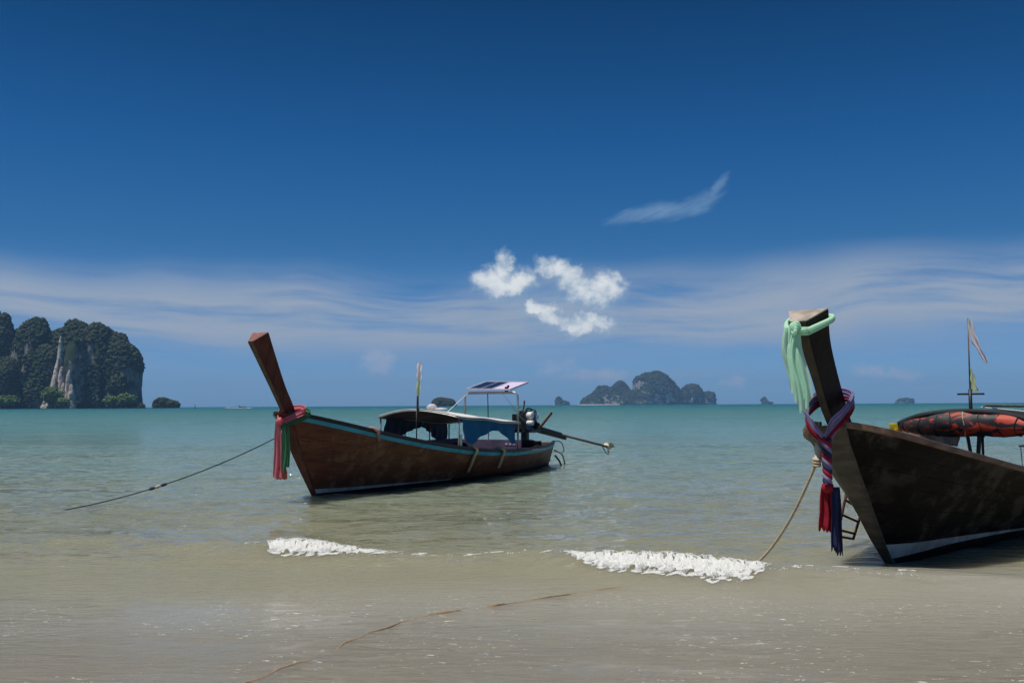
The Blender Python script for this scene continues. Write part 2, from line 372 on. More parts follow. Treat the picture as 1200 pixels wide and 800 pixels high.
M['rope_cream'] = simple('cream_rope', (0.58, 0.46, 0.30), 0.85, var=0.35, scale=40, bump=0.5)
M['rope_dark'] = simple('dark_blue_green_rope', (0.022, 0.045, 0.055), 0.8, var=0.3, scale=30, bump=0.4)
M['rope_brown'] = simple('brown_wet_rope', (0.36, 0.23, 0.13), 0.7, var=0.4, scale=30, bump=0.5)
M['cream_cloth'] = simple('cream_cotton_wrap', (0.66, 0.60, 0.48), 0.8, var=0.3, scale=10)
M['white_flag'] = simple('tattered_white_cloth', (0.84, 0.82, 0.84), 0.8, var=0.2, scale=8, c2=(0.82, 0.62, 0.66), thin=0.45)
M['lime_flag'] = simple('faded_lime_cloth', (0.62, 0.72, 0.30), 0.8, var=0.25, scale=8, c2=(0.70, 0.76, 0.60), thin=0.45)
M['yellow'] = simple('yellow_fabric', (0.62, 0.46, 0.03), 0.7, var=0.3, scale=6, thin=0.45)
M['clear_tarp'] = simple('brownish_clear_sheet', (0.26, 0.22, 0.22), 0.3, var=0.4, scale=5, bump=0.3)
M['black_net'] = simple('black_cord_netting', (0.010, 0.012, 0.018), 0.75, var=0.2)

def bundle_mat():
    m, t, bs, out = newmat('orange_and_black_fabric')
    co = t.new('ShaderNodeTexCoord').outputs['Object']
    v = t.new('ShaderNodeTexVoronoi', feature='F1'); t.put(v.inputs['Vector'], t.vm('ADD', t.vm('MULTIPLY', co, (1, 1.0, 2.4)), t.vm('SCALE', co, None))); v.inputs['Scale'].default_value = 5.5
    n = t.noise(t.vm('MULTIPLY', co, (2, 2.2, 5.0)), 1.8, 4, 0.55, 0.8)
    cc = t.mix(t.ss(n, 0.42, 0.48), (0.42, 0.038, 0.014), (0.010, 0.010, 0.014))
    cc = t.mix(t.m('MULTIPLY', t.ss(t.noise(co, 6.0, 3), 0.55, 0.7), 0.5), cc, (0.16, 0.012, 0.010))
    t.put(bs.inputs['Base Color'], cc); bs.inputs['Roughness'].default_value = 0.6
    return m
M['bundle'] = bundle_mat()

def rock_mat(name, base, pale, warm, dark, green, gfac, sx):
    m, t, bs, out = newmat(name)
    co = t.new('ShaderNodeTexCoord').outputs['Object']; nz = t.sep(t.new('ShaderNodeNewGeometry').outputs['Normal'])[2]
    cs = t.vm('SCALE', co, None); cs.node.inputs['Scale'].default_value = 1.0 / sx
    st = t.noise(t.vm('MULTIPLY', cs, (3.0, 3.0, 0.55)), 3.0, 6, 0.65, 0.5)
    bl = t.noise(cs, 2.2, 6, 0.6); fi = t.noise(cs, 9.0, 5, 0.65)
    c = t.mix(t.ss(st, 0.38, 0.62), base, pale); c = t.mix(t.m('MULTIPLY', t.ss(bl, 0.52, 0.66), 0.7), c, warm)
    c = t.mix(t.ss(fi, 0.50, 0.62), c, dark)
    gm = t.ss(t.m('ADD', t.m('ADD', t.m('MULTIPLY', nz, 0.55), bl), t.m('MULTIPLY', fi, 0.5)), 1.02 - gfac, 1.10 - gfac)
    c = t.mix(gm, c, green)
    t.put(bs.inputs['Base Color'], c); bs.inputs['Roughness'].default_value = 0.9; bs.inputs['Specular IOR Level'].default_value = 0.15
    bp = t.new('ShaderNodeBump'); bp.inputs['Strength'].default_value = 0.8; bp.inputs['Distance'].default_value = sx * 0.03
    t.put(bp.inputs['Height'], t.m('ADD', fi, st)); t.l.new(bp.outputs[0], bs.inputs['Normal'])
    return m
M['rock'] = rock_mat('grey_limestone', (0.12, 0.112, 0.105), (0.23, 0.21, 0.185), (0.19, 0.11, 0.07), (0.05, 0.05, 0.05), (0.030, 0.045, 0.018), 0.28, 90.0)
M['rock_pale'] = rock_mat('pale_limestone', (0.34, 0.29, 0.25), (0.62, 0.55, 0.48), (0.44, 0.25, 0.15), (0.12, 0.10, 0.09), (0.05, 0.07, 0.025), -0.1, 45.0)
M['rock_far'] = rock_mat('far_limestone', (0.20, 0.19, 0.18), (0.50, 0.46, 0.42), (0.30, 0.18, 0.11), (0.07, 0.07, 0.07), (0.030, 0.050, 0.018), 0.20, 190.0)
def leaf_mat(name, a, b, sc):
    m, t, bs, out = newmat(name)
    co = t.new('ShaderNodeTexCoord').outputs['Object']; cs = t.vm('SCALE', co, None); cs.node.inputs['Scale'].default_value = sc
    n = t.noise(cs, 1.0, 3, 0.6); n2 = t.noise(cs, 7.0, 2, 0.6)
    t.put(bs.inputs['Base Color'], t.mix(t.ss(t.m('ADD', t.m('MULTIPLY', n, 0.6), t.m('MULTIPLY', n2, 0.4)), 0.36, 0.64), a, b))
    bs.inputs['Roughness'].default_value = 0.75; bs.inputs['Specular IOR Level'].default_value = 0.2
    return m
M['bush'] = leaf_mat('cliff_shrub_leaves', (0.011, 0.021, 0.007), (0.036, 0.052, 0.014), 0.05)
M['tree'] = leaf_mat('shore_tree_leaves', (0.055, 0.105, 0.020), (0.11, 0.17, 0.035), 0.1)
M['beach'] = simple('far_beach_sand', (0.58, 0.53, 0.44), 0.9, var=0.15, scale=0.02, bump=0)

# ------------------------------------------------------------------ sea, sand
CREST_X = np.array([-40, -14, -7.2, -4.6, -2.94, -2.2, -1.3, -0.4, 0.1, 0.6, 1.1, 1.8, 2.4, 3.3, 5.2, 9, 40.])
CREST_Y = np.array([19., 15.4, 13.7, 12.9, 12.0, 11.65, 11.25, 11.15, 11.05, 10.75, 10.45, 10.2, 9.98, 9.9, 9.75, 9.6, 9.]) - 0.95
def crest_y(x): return np.interp(x, CREST_X, CREST_Y) + 0.05 * np.sin(np.asarray(x) * 2.3) + 0.03 * np.sin(np.asarray(x) * 5.1 + 1)
def crest_h(x):
    x = np.asarray(x)
    h = 0.105 + 0.075 * np.exp(-((x + 2.2) / 0.6) ** 2) + 0.09 * np.exp(-((x - 1.45) / 0.9) ** 2) + 0.05 * np.exp(-((x - 2.9) / 0.8) ** 2) + 0.035 * np.exp(-((x - 0.2) / 0.5) ** 2)
    return h * (0.35 + 0.65 * np.exp(-((x - 0.5) / 7.0) ** 2))
def wave(x, y):
    x = np.asarray(x, float); y = np.asarray(y, float)
    d = y - crest_y(x); h = crest_h(x)
    prof = np.where(d > 0, np.exp(-(d / 0.75) ** 2), np.exp(-(d / (0.10 + 1.1 * h)) ** 2 * 0.55))
    z = h * prof - 0.35 * h * np.exp(-((d - 1.7) / 0.9) ** 2)
    off = sstep(y, 8.6, 13); far = 1 - sstep(y, 60, 140)
    p = np.stack([x * 0.55 + 0.2 * y, y * 1.15 - 0.12 * x, np.zeros_like(x)], -1)
    z = z + off * far * (0.060 * perlin(p * 0.55 + 3.1) + 0.050 * perlin(p * 1.25) + 0.030 * perlin(p * 2.9 + 9) + 0.015 * perlin(p * 6.1))
    # old swell lines standing off the beach
    for (yy, a, ww) in ((17.5, 0.03, 1.0), (22.5, 0.045, 1.3), (30, 0.05, 1.7), (40, 0.06, 2.2)):
        lx = yy + 0.6 * np.sin(x * 0.23 + yy) + 0.25 * np.sin(x * 0.71 + 2 * yy) - 0.10 * x
        z = z + a * np.exp(-((y - lx) / ww) ** 2) * (0.6 + 0.4 * np.sin(x * 0.31 + yy))
    # wash running up the sand
    sw = 1 - sstep(y, 7.8, 9.4)
    q = np.stack([x * 0.8 + 0.35 * y, y * 2.2, np.full_like(x, 4.0)], -1)
    z = z + sw * (0.018 * perlin(q * 0.7) + 0.007 * perlin(q * 2.1) + 0.0025 * perlin(q * 6.0))
    return z

rows = np.concatenate([np.linspace(-30, 2.6, 14), np.exp(np.linspace(math.log(2.8), math.log(42), 620)), np.exp(np.linspace(math.log(42.6), math.log(9500), 110))])
cols = np.concatenate([np.linspace(-1.0, -0.62, 24)[:-1], np.linspace(-0.62, 0.62, 520), np.linspace(0.62, 1.0, 24)[1:]])
RR, CC = np.meshgrid(rows, cols, indexing='ij')
X = CC * np.maximum(RR, 2.6) * 1.0 + np.where(RR < 2.6, CC * (2.6 - RR) * 1.5, 0) ; X = X + np.sign(CC) * np.maximum(0, np.abs(CC) - 0.62) * 60
Z = wave(X, RR)
V = np.stack([X, RR, Z], -1).reshape(-1, 3)
sea_me = npmesh('sea', V, gridfaces(len(rows), len(cols)))

def water_mat():
    m, t, bs, out = newmat('shallow_to_deep_sea_water')
    geo = t.new('ShaderNodeNewGeometry'); pos = geo.outputs['Position']; x, y, z = t.sep(pos)
    # distance offshore, with drifting sediment clouds
    sed = t.noise(t.comb(t.m('MULTIPLY', x, 0.10), t.m('MULTIPLY', y, 0.22), 0.0), 1.0, 4, 0.55, 0.5)
    yo = t.m('ADD', y, t.m('MULTIPLY', t.m('SUBTRACT', sed, 0.5), t.m('MULTIPLY', y, 0.9)))
    ly = t.m('LOGARITHM', t.m('MAXIMUM', yo, 1.0), 10.0)
    body = t.ramp(t.m('DIVIDE', ly, 4.0), [(0.205, (0.305, 0.298, 0.252)), (0.226, (0.288, 0.276, 0.228)), (0.244, (0.240, 0.228, 0.155)), (0.295, (0.196, 0.206, 0.140)), (0.36, (0.165, 0.232, 0.190)), (0.46, (0.100, 0.215, 0.195)), (0.75, (0.014, 0.110, 0.135))])
    # foam left on the wash
    fl = t.noise(t.comb(t.m('ADD', t.m('MULTIPLY', x, 1.3), t.m('MULTIPLY', y, 0.4)), t.m('MULTIPLY', y, 2.6), 7.0), 9.0, 5, 0.75, 0.6)
    fz = t.noise(t.comb(x, t.m('MULTIPLY', y, 1.4), 2.0), 0.75, 3, 0.6)
    infront = t.m('SUBTRACT', 1.0, t.ss(y, 7.8, 9.2))
    foam = t.m('MULTIPLY', t.m('MULTIPLY', t.ss(fl, 0.60, 0.66), t.ss(fz, 0.40, 0.58)), infront)
    basec = t.mix(t.m('MULTIPLY', foam, 0.7), body, (0.72, 0.70, 0.66))
    # ripples: short wavelets offshore, thin streaks in the wash
    fade = t.m('SUBTRACT', 1.0, t.ss(ly, 1.5, 2.9))
    r1 = t.noise(t.comb(t.m('MULTIPLY', x, 0.75), t.m('MULTIPLY', y, 1.55), 0.0), 2.3, 5, 0.6, 0.4)
    r2 = t.noise(t.comb(t.m('MULTIPLY', x, 0.6), t.m('MULTIPLY', y, 1.3), 5.0), 7.5, 4, 0.6, 0.2)
    r3 = t.noise(t.comb(t.m('MULTIPLY', x, 0.16), t.m('MULTIPLY', y, 0.34), 5.0), 1.0, 6, 0.62, 0.3)
    off = t.ss(y, 8.2, 11.5)
    gust = t.ss(t.noise(t.comb(t.m('MULTIPLY', x, 0.10), t.m('MULTIPLY', y, 0.16), 11.0), 1.0, 3, 0.5), 0.40, 0.62)
    amp = t.m('ADD', 0.10, t.m('MULTIPLY', off, t.m('ADD', 0.55, t.m('MULTIPLY', gust, 0.6))))
    h = t.m('MULTIPLY', t.m('ADD', t.m('MULTIPLY', r1, 0.14), t.m('MULTIPLY', r2, 0.030)), amp)
    h = t.m('ADD', h, t.m('MULTIPLY', r3, t.m('MULTIPLY', off, 0.75)))
    wr = t.noise(t.comb(t.m('ADD', t.m('MULTIPLY', x, 0.8), t.m('MULTIPLY', y, 0.55)), t.m('MULTIPLY', y, 3.2), 3.0), 3.0, 5, 0.62, 0.5)
    h = t.m('ADD', h, t.m('MULTIPLY', wr, t.m('MULTIPLY', t.m('SUBTRACT', 1.0, off), 0.055)))
    bp = t.new('ShaderNodeBump'); bp.inputs['Strength'].default_value = 1.0; bp.inputs['Distance'].default_value = 1.0
    t.put(bp.inputs['Height'], h)
    t.put(bs.inputs['Base Color'], basec)
    t.put(bs.inputs['Roughness'], t.m('ADD', t.m('ADD', 0.035, t.m('MULTIPLY', t.ss(ly, 1.2, 2.6), 0.38)), t.m('MULTIPLY', foam, 0.5)))
    bs.inputs['IOR'].default_value = 1.333; bs.subsurface_method = 'BURLEY'; bs.inputs['Subsurface Weight'].default_value = 0.9; bs.inputs['Subsurface Radius'].default_value = (0.8, 0.75, 0.6); bs.inputs['Subsurface Scale'].default_value = 1.0
    t.put(bs.inputs['Specular IOR Level'], t.m('SUBTRACT', 0.5, t.m('MULTIPLY', t.ss(ly, 1.5, 3.0), 0.22)))
    t.l.new(bp.outputs[0], bs.inputs['Normal'])
    # the thin wash lets the sand and what lies on it show through
    tr = t.new('ShaderNodeBsdfTransparent'); tr.inputs[0].default_value = (0.93, 0.91, 0.86, 1)
    thin = t.m('MULTIPLY', t.m('SUBTRACT', 1.0, t.ss(y, 6.0, 8.4)), t.m('SUBTRACT', 0.40, t.m('MULTIPLY', foam, 0.4)))
    mx = t.new('ShaderNodeMixShader'); t.put(mx.inputs[0], thin); t.l.new(bs.outputs[0], mx.inputs[1]); t.l.new(tr.outputs[0], mx.inputs[2])
    t.l.new(mx.outputs[0], out.inputs[0])
    return m
M['water'] = water_mat()
sea = link('sea', sea_me, M['water']); tag(sea, kind='structure')

ny, nx = 140, 90
ys = np.concatenate([np.linspace(-30, 2, 10), np.linspace(2.2, 16, 100), np.linspace(17, 400, 30)]); xs = np.concatenate([np.linspace(-300, -16, 10), np.linspace(-15, 15, 70), np.linspace(16, 300, 10)])
YY, XX = np.meshgrid(ys, xs, indexing='ij')
ZZ = -0.030 - np.maximum(0, YY - 8.2) * 0.065 + 0.004 * perlin(np.stack([XX * 1.1, YY * 2.4, XX * 0], -1))
ZZ = np.maximum(ZZ, -6.0); ZZ = np.where(YY < 8.2, ZZ + (8.2 - YY) * 0.0005, ZZ)
sand = link('sand', npmesh('sand', np.stack([XX, YY, ZZ], -1).reshape(-1, 3), gridfaces(len(ys), len(xs))), simple('wet_sand', (0.27, 0.20, 0.135), 0.5, var=0.2, scale=1.2, bump=0.1, c2=(0.22, 0.165, 0.115)))
tag(sand, kind='structure')

# foam of the breaking wavelets: a torn lumpy sheet plus thousands of bubbles, each break one mass
PHI = (1 + 5 ** 0.5) / 2
ICO = np.array([(-1, PHI, 0), (1, PHI, 0), (-1, -PHI, 0), (1, -PHI, 0), (0, -1, PHI), (0, 1, PHI), (0, -1, -PHI), (0, 1, -PHI), (PHI, 0, -1), (PHI, 0, 1), (-PHI, 0, -1), (-PHI, 0, 1)]) / math.sqrt(1 + PHI * PHI)
ICOF = np.array([(0, 11, 5), (0, 5, 1), (0, 1, 7), (0, 7, 10), (0, 10, 11), (1, 5, 9), (5, 11, 4), (11, 10, 2), (10, 7, 6), (7, 1, 8), (3, 9, 4), (3, 4, 2), (3, 2, 6), (3, 6, 8), (3, 8, 9), (4, 9, 5), (2, 4, 11), (6, 2, 10), (8, 6, 7), (9, 8, 1)])
OCT = np.array([(1, 0, 0), (-1, 0, 0), (0, 1, 0), (0, -1, 0), (0, 0, 1), (0, 0, -1.)]); OCTF = np.array([(0, 2, 4), (2, 1, 4), (1, 3, 4), (3, 0, 4), (2, 0, 5), (1, 2, 5), (3, 1, 5), (0, 3, 5)])
def blobs(P, S, rng, jitter=0.0, base=None):
    """icosahedra of radius S at points P"""
    bv_, bf_ = (ICO, ICOF) if base is None else base; nv = len(bv_)
    n = len(P); v = np.repeat(bv_[None], n, 0)
    if jitter: v = v * (1 + rng.uniform(-jitter, jitter, (n, nv, 1)))
    a = rng.uniform(0, 6.283, n); ca, sa = np.cos(a)[:, None], np.sin(a)[:, None]
    v = np.stack([v[..., 0] * ca - v[..., 1] * sa, v[..., 0] * sa + v[..., 1] * ca, v[..., 2]], -1)
    S = np.asarray(S)
    v = v * (S[:, None, None] if S.ndim == 1 else S[:, None, :])
    v = v + P[:, None, :]
    f = bf_[None] + (np.arange(n) * nv)[:, None, None]
    return v.reshape(-1, 3), f.reshape(-1, 3)
foam_m, t, bs, out = newmat('white_sea_foam'); bs.inputs['Base Color'].default_value = (0.86, 0.87, 0.86, 1); bs.inputs['Roughness'].default_value = 0.35
tl = t.new('ShaderNodeBsdfTranslucent'); tl.inputs[0].default_value = (0.95, 0.96, 0.95, 1); mx = t.new('ShaderNodeMixShader'); mx.inputs[0].default_value = 0.35
t.l.new(bs.outputs[0], mx.inputs[1]); t.l.new(tl.outputs[0], mx.inputs[2]); t.l.new(mx.outputs[0], out.inputs[0])
def foam(name, label, x0, x1, amp, seed):
    """torn white front: a lumpy sheet from the lip down to the toe, with bubbles and spray at its edges"""
    rng = np.random.RandomState(seed); L = x1 - x0; U = [0, 0.06, 0.2, 0.5, 0.8, 0.93, 1.0]
    nx_, nt_ = int(260 * L), 64
    u, t_ = np.meshgrid(np.linspace(0, 1, nx_), np.linspace(0, 1, nt_), indexing='ij'); x = x0 + u * L
    env = np.interp(u, U, amp)
    def surf(x, t_, env):
        reach = env * (0.40 + 0.20 * perlin(np.stack([x * 3.1, x * 0 + seed, x * 0], -1)) + 0.10 * perlin(np.stack([x * 9, x * 0 + seed, x * 0], -1)) + 0.03 * perlin(np.stack([x * 27, x * 0 + seed, x * 0], -1)))
        y = crest_y(x) + 0.04 - t_ * reach
        streak = fbm(np.stack([x * 26, t_ * 3.5, np.full_like(x, seed * 1.7)], -1), 3)
        lump = fbm(np.stack([x * 8, y * 10, np.full_like(x, seed * 2.7)], -1), 3)
        bulge = np.sin(np.clip(t_ * 1.02, 0, 1) * math.pi) ** 0.7
        z = wave(x, y) + 0.003 + env * bulge * (0.040 + 0.055 * lump + 0.026 * streak)
        return y, z, streak
    y, z, streak = surf(x, t_, env)
    z = z + 0.007 * rng.uniform(-1, 1, x.shape) * env
    f = gridfaces(nx_, nt_)
    hole = fbm(np.stack([x * 11, t_ * 5.0, np.full_like(x, 2.0 + seed)], -1), 4)
    edge = 0.75 * np.maximum(0, 0.30 - t_) / 0.30 + 0.9 * np.maximum(0, t_ - 0.86) / 0.14
    streak2 = fbm(np.stack([x * 34, t_ * 2.2, np.full_like(x, 9.0 + seed)], -1), 3)
    mask = (hole > -0.50 + edge * 0.9 + 0.75 * np.maximum(0, 0.75 - env)) & (streak2 > (0.66 - t_) * 1.0 - 0.44) & (env > 0.04)
    mk_ = mask.ravel(); f = f[mk_[f].all(1)]
    V_ = np.stack([x, y, z], -1).reshape(-1, 3); used = np.unique(f); idx = -np.ones(len(V_), int); idx[used] = np.arange(len(used))
    sv, sf = V_[used], idx[f]
    # bubbles and spray
    n = int(14000 * L); ub = rng.uniform(0, 1, n); xb = x0 + ub * L; eb = np.interp(ub, U, amp); tb = np.where(rng.uniform(0, 1, n) < 0.5, rng.beta(1.0, 3.0, n) * 0.5, 1.12 - rng.beta(1.2, 4.0, n) * 0.5)
    yb, zb, _ = surf(xb, tb, eb); kb_ = (fbm(np.stack([xb * 9, yb * 20, np.full(n, 6.0 + seed)], -1), 3) > -0.05 + 0.3 * (1 - eb)) & (eb > 0.04)
    P1 = np.stack([xb, yb, zb + 0.003], -1)[kb_]; S1 = rng.uniform(0.0022, 0.006, len(P1))
    nd = int(260 * L); xd = x0 + rng.uniform(0, 1, nd) * L; ed = np.interp((xd - x0) / L, U, amp)
    yd = crest_y(xd) - rng.uniform(-0.05, 0.30, nd) * ed; zd = wave(xd, yd) + 0.02 + rng.exponential(0.020, nd) * ed
    nl = int(4200 * L); xl = x0 - 0.25 + rng.uniform(0, 1, nl) * (L + 1.5); yl = crest_y(xl) - np.abs(rng.normal(0.02, 0.05, nl)) - 0.01
    kl = fbm(np.stack([xl * 6, yl * 14, np.full(nl, 5.0 + seed)], -1), 3) > 0.22
    xl, yl = xl[kl], yl[kl]
    PP = np.concatenate([P1, np.stack([xd, yd, zd], -1), np.stack([xl, yl, wave(xl, yl) + 0.003], -1)])
    SS = np.concatenate([S1, rng.uniform(0.0018, 0.004, nd), rng.uniform(0.003, 0.007, len(xl))])
    bv, bf = blobs(PP, SS, rng, 0.25, (OCT, OCTF))
    tri = np.concatenate([sf[:, [0, 1, 2]], sf[:, [0, 2, 3]], bf + len(sv)]); o = link(name, npmesh(name, np.concatenate([sv, bv]), tri), foam_m)
    tag(o, label, 'foam', kind='stuff')
foam('sea_foam', 'short white breaking wavelet in front of the brown boat bow', -2.68, -1.12, [0.0, 0.75, 1.0, 0.75, 0.35, 0.15, 0.0], 3)
foam('sea_foam', 'long white breaking wavelet running towards the black boat bow', 0.50, 2.32, [0.05, 0.55, 0.9, 1.05, 1.0, 0.55, 0.05], 5)

# ------------------------------------------------------------------ boats
class Hull:
    """hull surface over t (stem to stern) and v (keel to gunwale); strakes end along the raked stem"""
    def __init__(s, bs, bb, zs, zg, stem, smax, ex):
        s.bs, s.bb, s.zs, s.zgv, s.stem, s.smax, s.ex = bs, bb, zs, zg, stem, smax, ex
        s.smin = bs[0]; s.ztop = s.zg(s.smin)
    def _smooth(s, f, x):
        return sum(f(x + d) * w_ for d, w_ in ((-0.3, 0.2), (-0.1, 0.3), (0.1, 0.3), (0.3, 0.2)))
    def B(s, x):
        k = min(1.0, max(0.0, (x - s.smin) / 0.3), max(0.0, (s.smax - x) / 0.3))
        return sum(float(np.interp(x + d * k, s.bs, s.bb)) * w_ for d, w_ in ((-0.3, 0.2), (-0.1, 0.3), (0.1, 0.3), (0.3, 0.2)))
    def zg(s, x):
        g = lambda q: float(np.interp(q, s.zs, s.zgv)); return s._smooth(g, x)
    def xst(s, v):
        z = -0.28 + (s.ztop + 0.28) * v
        return float(np.interp(-z, [-q[1] for q in s.stem], [q[0] for q in s.stem]))
    def zk(s, x): return float(np.interp(x, [0.28, 1.2, 6.8, 8.2, s.smax], [-0.28, -0.34, -0.34, -0.22, 0.02]))
    def X(s, t_, v): q = s.xst(v); return q + t_ * (s.smax - q)
    def ends(s, t_): return s.zk(s.X(t_, 0.0)), s.zg(s.X(t_, 1.0))
    def Pt(s, t_, v, side, off=0.0):
        v = max(v, 0.0); k, g = s.ends(t_); xg = s.X(t_, 1.0)
        e = float(np.interp(t_, [0, 0.1, 0.28, 0.55, 0.85, 1], s.ex))
        y = max(s.B(xg) * (v ** e), 0.030)
        return Vector((s.X(t_, v), side * (y + off), k + (g - k) * v - off * 0.35))
    def vt(s, t_, z): k, g = s.ends(t_); return (z - k) / (g - k)
    def tx(s, x, v): q = s.xst(max(v, 0.0)); return min(1.0, max(0.0, (x - q) / (s.smax - q)))
    def P(s, x, v, side, off=0.0): return s.Pt(s.tx(x, v), v, side, off)
    def vz(s, x, z):
        lo_, hi_ = 0.0, 1.0
        for _ in range(24):
            m_ = (lo_ + hi_) / 2
            if s.Pt(s.tx(x, m_), m_, 1).z < z: lo_ = m_
            else: hi_ = m_
        return lo_
    def ts(s, n=34, p=1.35): return [(i / (n - 1)) ** p for i in range(n)]
    def stations(s, a=None, b=None, n=34):
        a = s.smin if a is None else a; b = s.smax if b is None else b
        return [a + (b - a) * (i / (n - 1)) ** 1.35 for i in range(n)]

STEM_L = [(-0.96, 1.62), (-0.89, 1.49), (-0.60, 0.96), (-0.31, 0.48), (0.0, 0.0), (0.28, -0.28)]
HL = Hull([-0.95, -0.88, -0.72, -0.4, 0, 1, 2, 3, 4.5, 6, 7.5, 8.6, 9.4, 9.75], [0.055, 0.19, 0.35, 0.50, 0.60, 0.76, 0.88, 0.96, 1.0, 0.96, 0.80, 0.57, 0.34, 0.20],
          [-1, -0.7, -0.4, 0, 1, 2, 3, 4, 5, 6, 7, 8, 9, 9.8], [1.53, 1.44, 1.371, 1.293, 1.103, 0.934, 0.80, 0.694, 0.625, 0.584, 0.575, 0.59, 0.61, 0.63], STEM_L, 9.75, [0.95, 1.0, 0.80, 0.55, 0.60, 0.8])
STEM_R = [(-1.29, 1.56), (-1.25, 1.45), (-1.10, 1.21), (-0.67, 0.70), (-0.30, 0.27), (-0.02, 0.0), (0.3, -0.28)]
HR = Hull([-1.27, -1.2, -1.0, -0.6, 0, 1, 2, 3, 4.5, 6, 7.5, 8.6, 9.4, 9.75], [0.025, 0.20, 0.40, 0.55, 0.63, 0.76, 0.88, 0.96, 1.0, 0.97, 0.84, 0.64, 0.42, 0.26],
          [-1.3, -1.0, -0.6, 0, 0.5, 1, 1.5, 2, 2.5, 3, 4, 5, 6, 7, 8, 9.8], [1.44, 1.345, 1.255, 1.143, 1.056, 0.97, 0.885, 0.805, 0.73, 0.68, 0.62, 0.585, 0.56, 0.56, 0.58, 0.64], STEM_R, 9.75, [0.9, 0.95, 0.78, 0.55, 0.60, 0.8])

def build_hull(root, H, mat, inner, railm, stripe, white_pts, far=None, n=9):
    # inner shell
    mb = MB()
    for side in (-1, 1): mb.sheet([[H.Pt(t_, v, side, -0.03) for v in np.linspace(0, 1, 12)] for t_ in H.ts(40)])
    hull = mb.build('hull', inner, root, smooth=True)
    # planks, strake by strake, each side
    prng = np.random.RandomState(n + 5); cuts = [(k / n) + (prng.uniform(-0.012, 0.012) if 0 < k < n else 0) for k in range(n + 1)]
    for side in (-1, 1):
        for k in range(n):
            vs = np.linspace(cuts[k] + (0.0012 if k else 0), cuts[k + 1] - 0.0012, 4); b = MB(); rings = []
            step = prng.uniform(0, 0.004)
            for t_ in H.ts(48):
                rings.append([H.Pt(t_, v, side, 0.012 + step) for v in vs] + [H.Pt(t_, v, side, -0.015) for v in vs[::-1]])
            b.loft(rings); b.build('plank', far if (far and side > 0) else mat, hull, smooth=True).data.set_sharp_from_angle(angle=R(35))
    # rails
    for side in (-1, 1):
        b = MB(); rings = []
        for t_ in H.ts(70):
            p = H.Pt(t_, 1.0, side); o = Vector((0, side, 0))
            rings.append([p + o * 0.045 + Vector((0, 0, -0.028)), p + o * 0.045 + Vector((0, 0, 0.030)), p - o * 0.05 + Vector((0, 0, 0.030)), p - o * 0.05 + Vector((0, 0, -0.028))])
        b.loft(rings); b.build('gunwale_rail', railm, root, bevel=0.006)
        if stripe:
            b = MB(); rings = []
            for t_ in H.ts(70):
                g = H.ends(t_)[1]; va, vb = H.vt(t_, g - 0.105), H.vt(t_, g - 0.03)
                rings.append([H.Pt(t_, va, side, 0.030), H.Pt(t_, vb, side, 0.034), H.Pt(t_, vb, side, 0.0), H.Pt(t_, va, side, 0.0)])
            b.loft(rings); b.build('painted_stripe', stripe, root)
        b = MB(); rings = []; wx = [q[0] for q in white_pts]
        for t_ in np.linspace(0.0, (white_pts[-1][0]) / H.smax, 50):
            za = float(np.interp(t_ * H.smax, wx, [q[1] for q in white_pts])); zb = float(np.interp(t_ * H.smax, wx, [q[2] for q in white_pts]))
            va, vb = H.vt(t_, za), H.vt(t_, zb)
            rings.append([H.Pt(t_, va, side, 0.0205), H.Pt(t_, vb, side, 0.0205), H.Pt(t_, vb, side, 0.0), H.Pt(t_, va, side, 0.0)])
        b.loft(rings); b.build('waterline_stripe', M['white_stripe'], root)
    # stern board
    b = MB(); x = H.smax; vs = np.linspace(0, 1, 8)
    ring = [H.Pt(1.0, v, -1, 0.01) for v in vs] + [H.Pt(1.0, v, 1, 0.01) for v in vs[::-1]]
    b.loft([ring, [p + Vector((0.04, 0, 0)) for p in ring]]); b.build('transom', mat, root)
    # floor boards and thwarts
    fb = MB(); xs_ = H.stations(0.6, H.smax - 0.5, 22)
    fb.sheet([[H.P(x, 0.42, -1, -0.04), Vector((x, 0, H.P(x, 0.42, 1).z + 0.01)), H.P(x, 0.42, 1, -0.04)] for x in xs_]); fb.build('floor', inner, root, solid=0.02)
    fd = MB(); xs_ = H.stations(H.smin + 0.1, 1.7, 14)
    fd.sheet([[H.P(x, 0.93, -1, -0.035), Vector((x, 0, H.P(x, 0.93, 1).z + 0.04)), H.P(x, 0.93, 1, -0.035)] for x in xs_]); fd.build('foredeck', inner, root, solid=0.025)
    for x in (2.4, 3.6, 4.8, 6.0, 7.2):
        p = H.P(x, 0.78, 1, -0.04); MB().box((x, 0, p.z), (0.22, 2 * p.y, 0.035)).build('thwart', inner, root, bevel=0.005)
    return hull

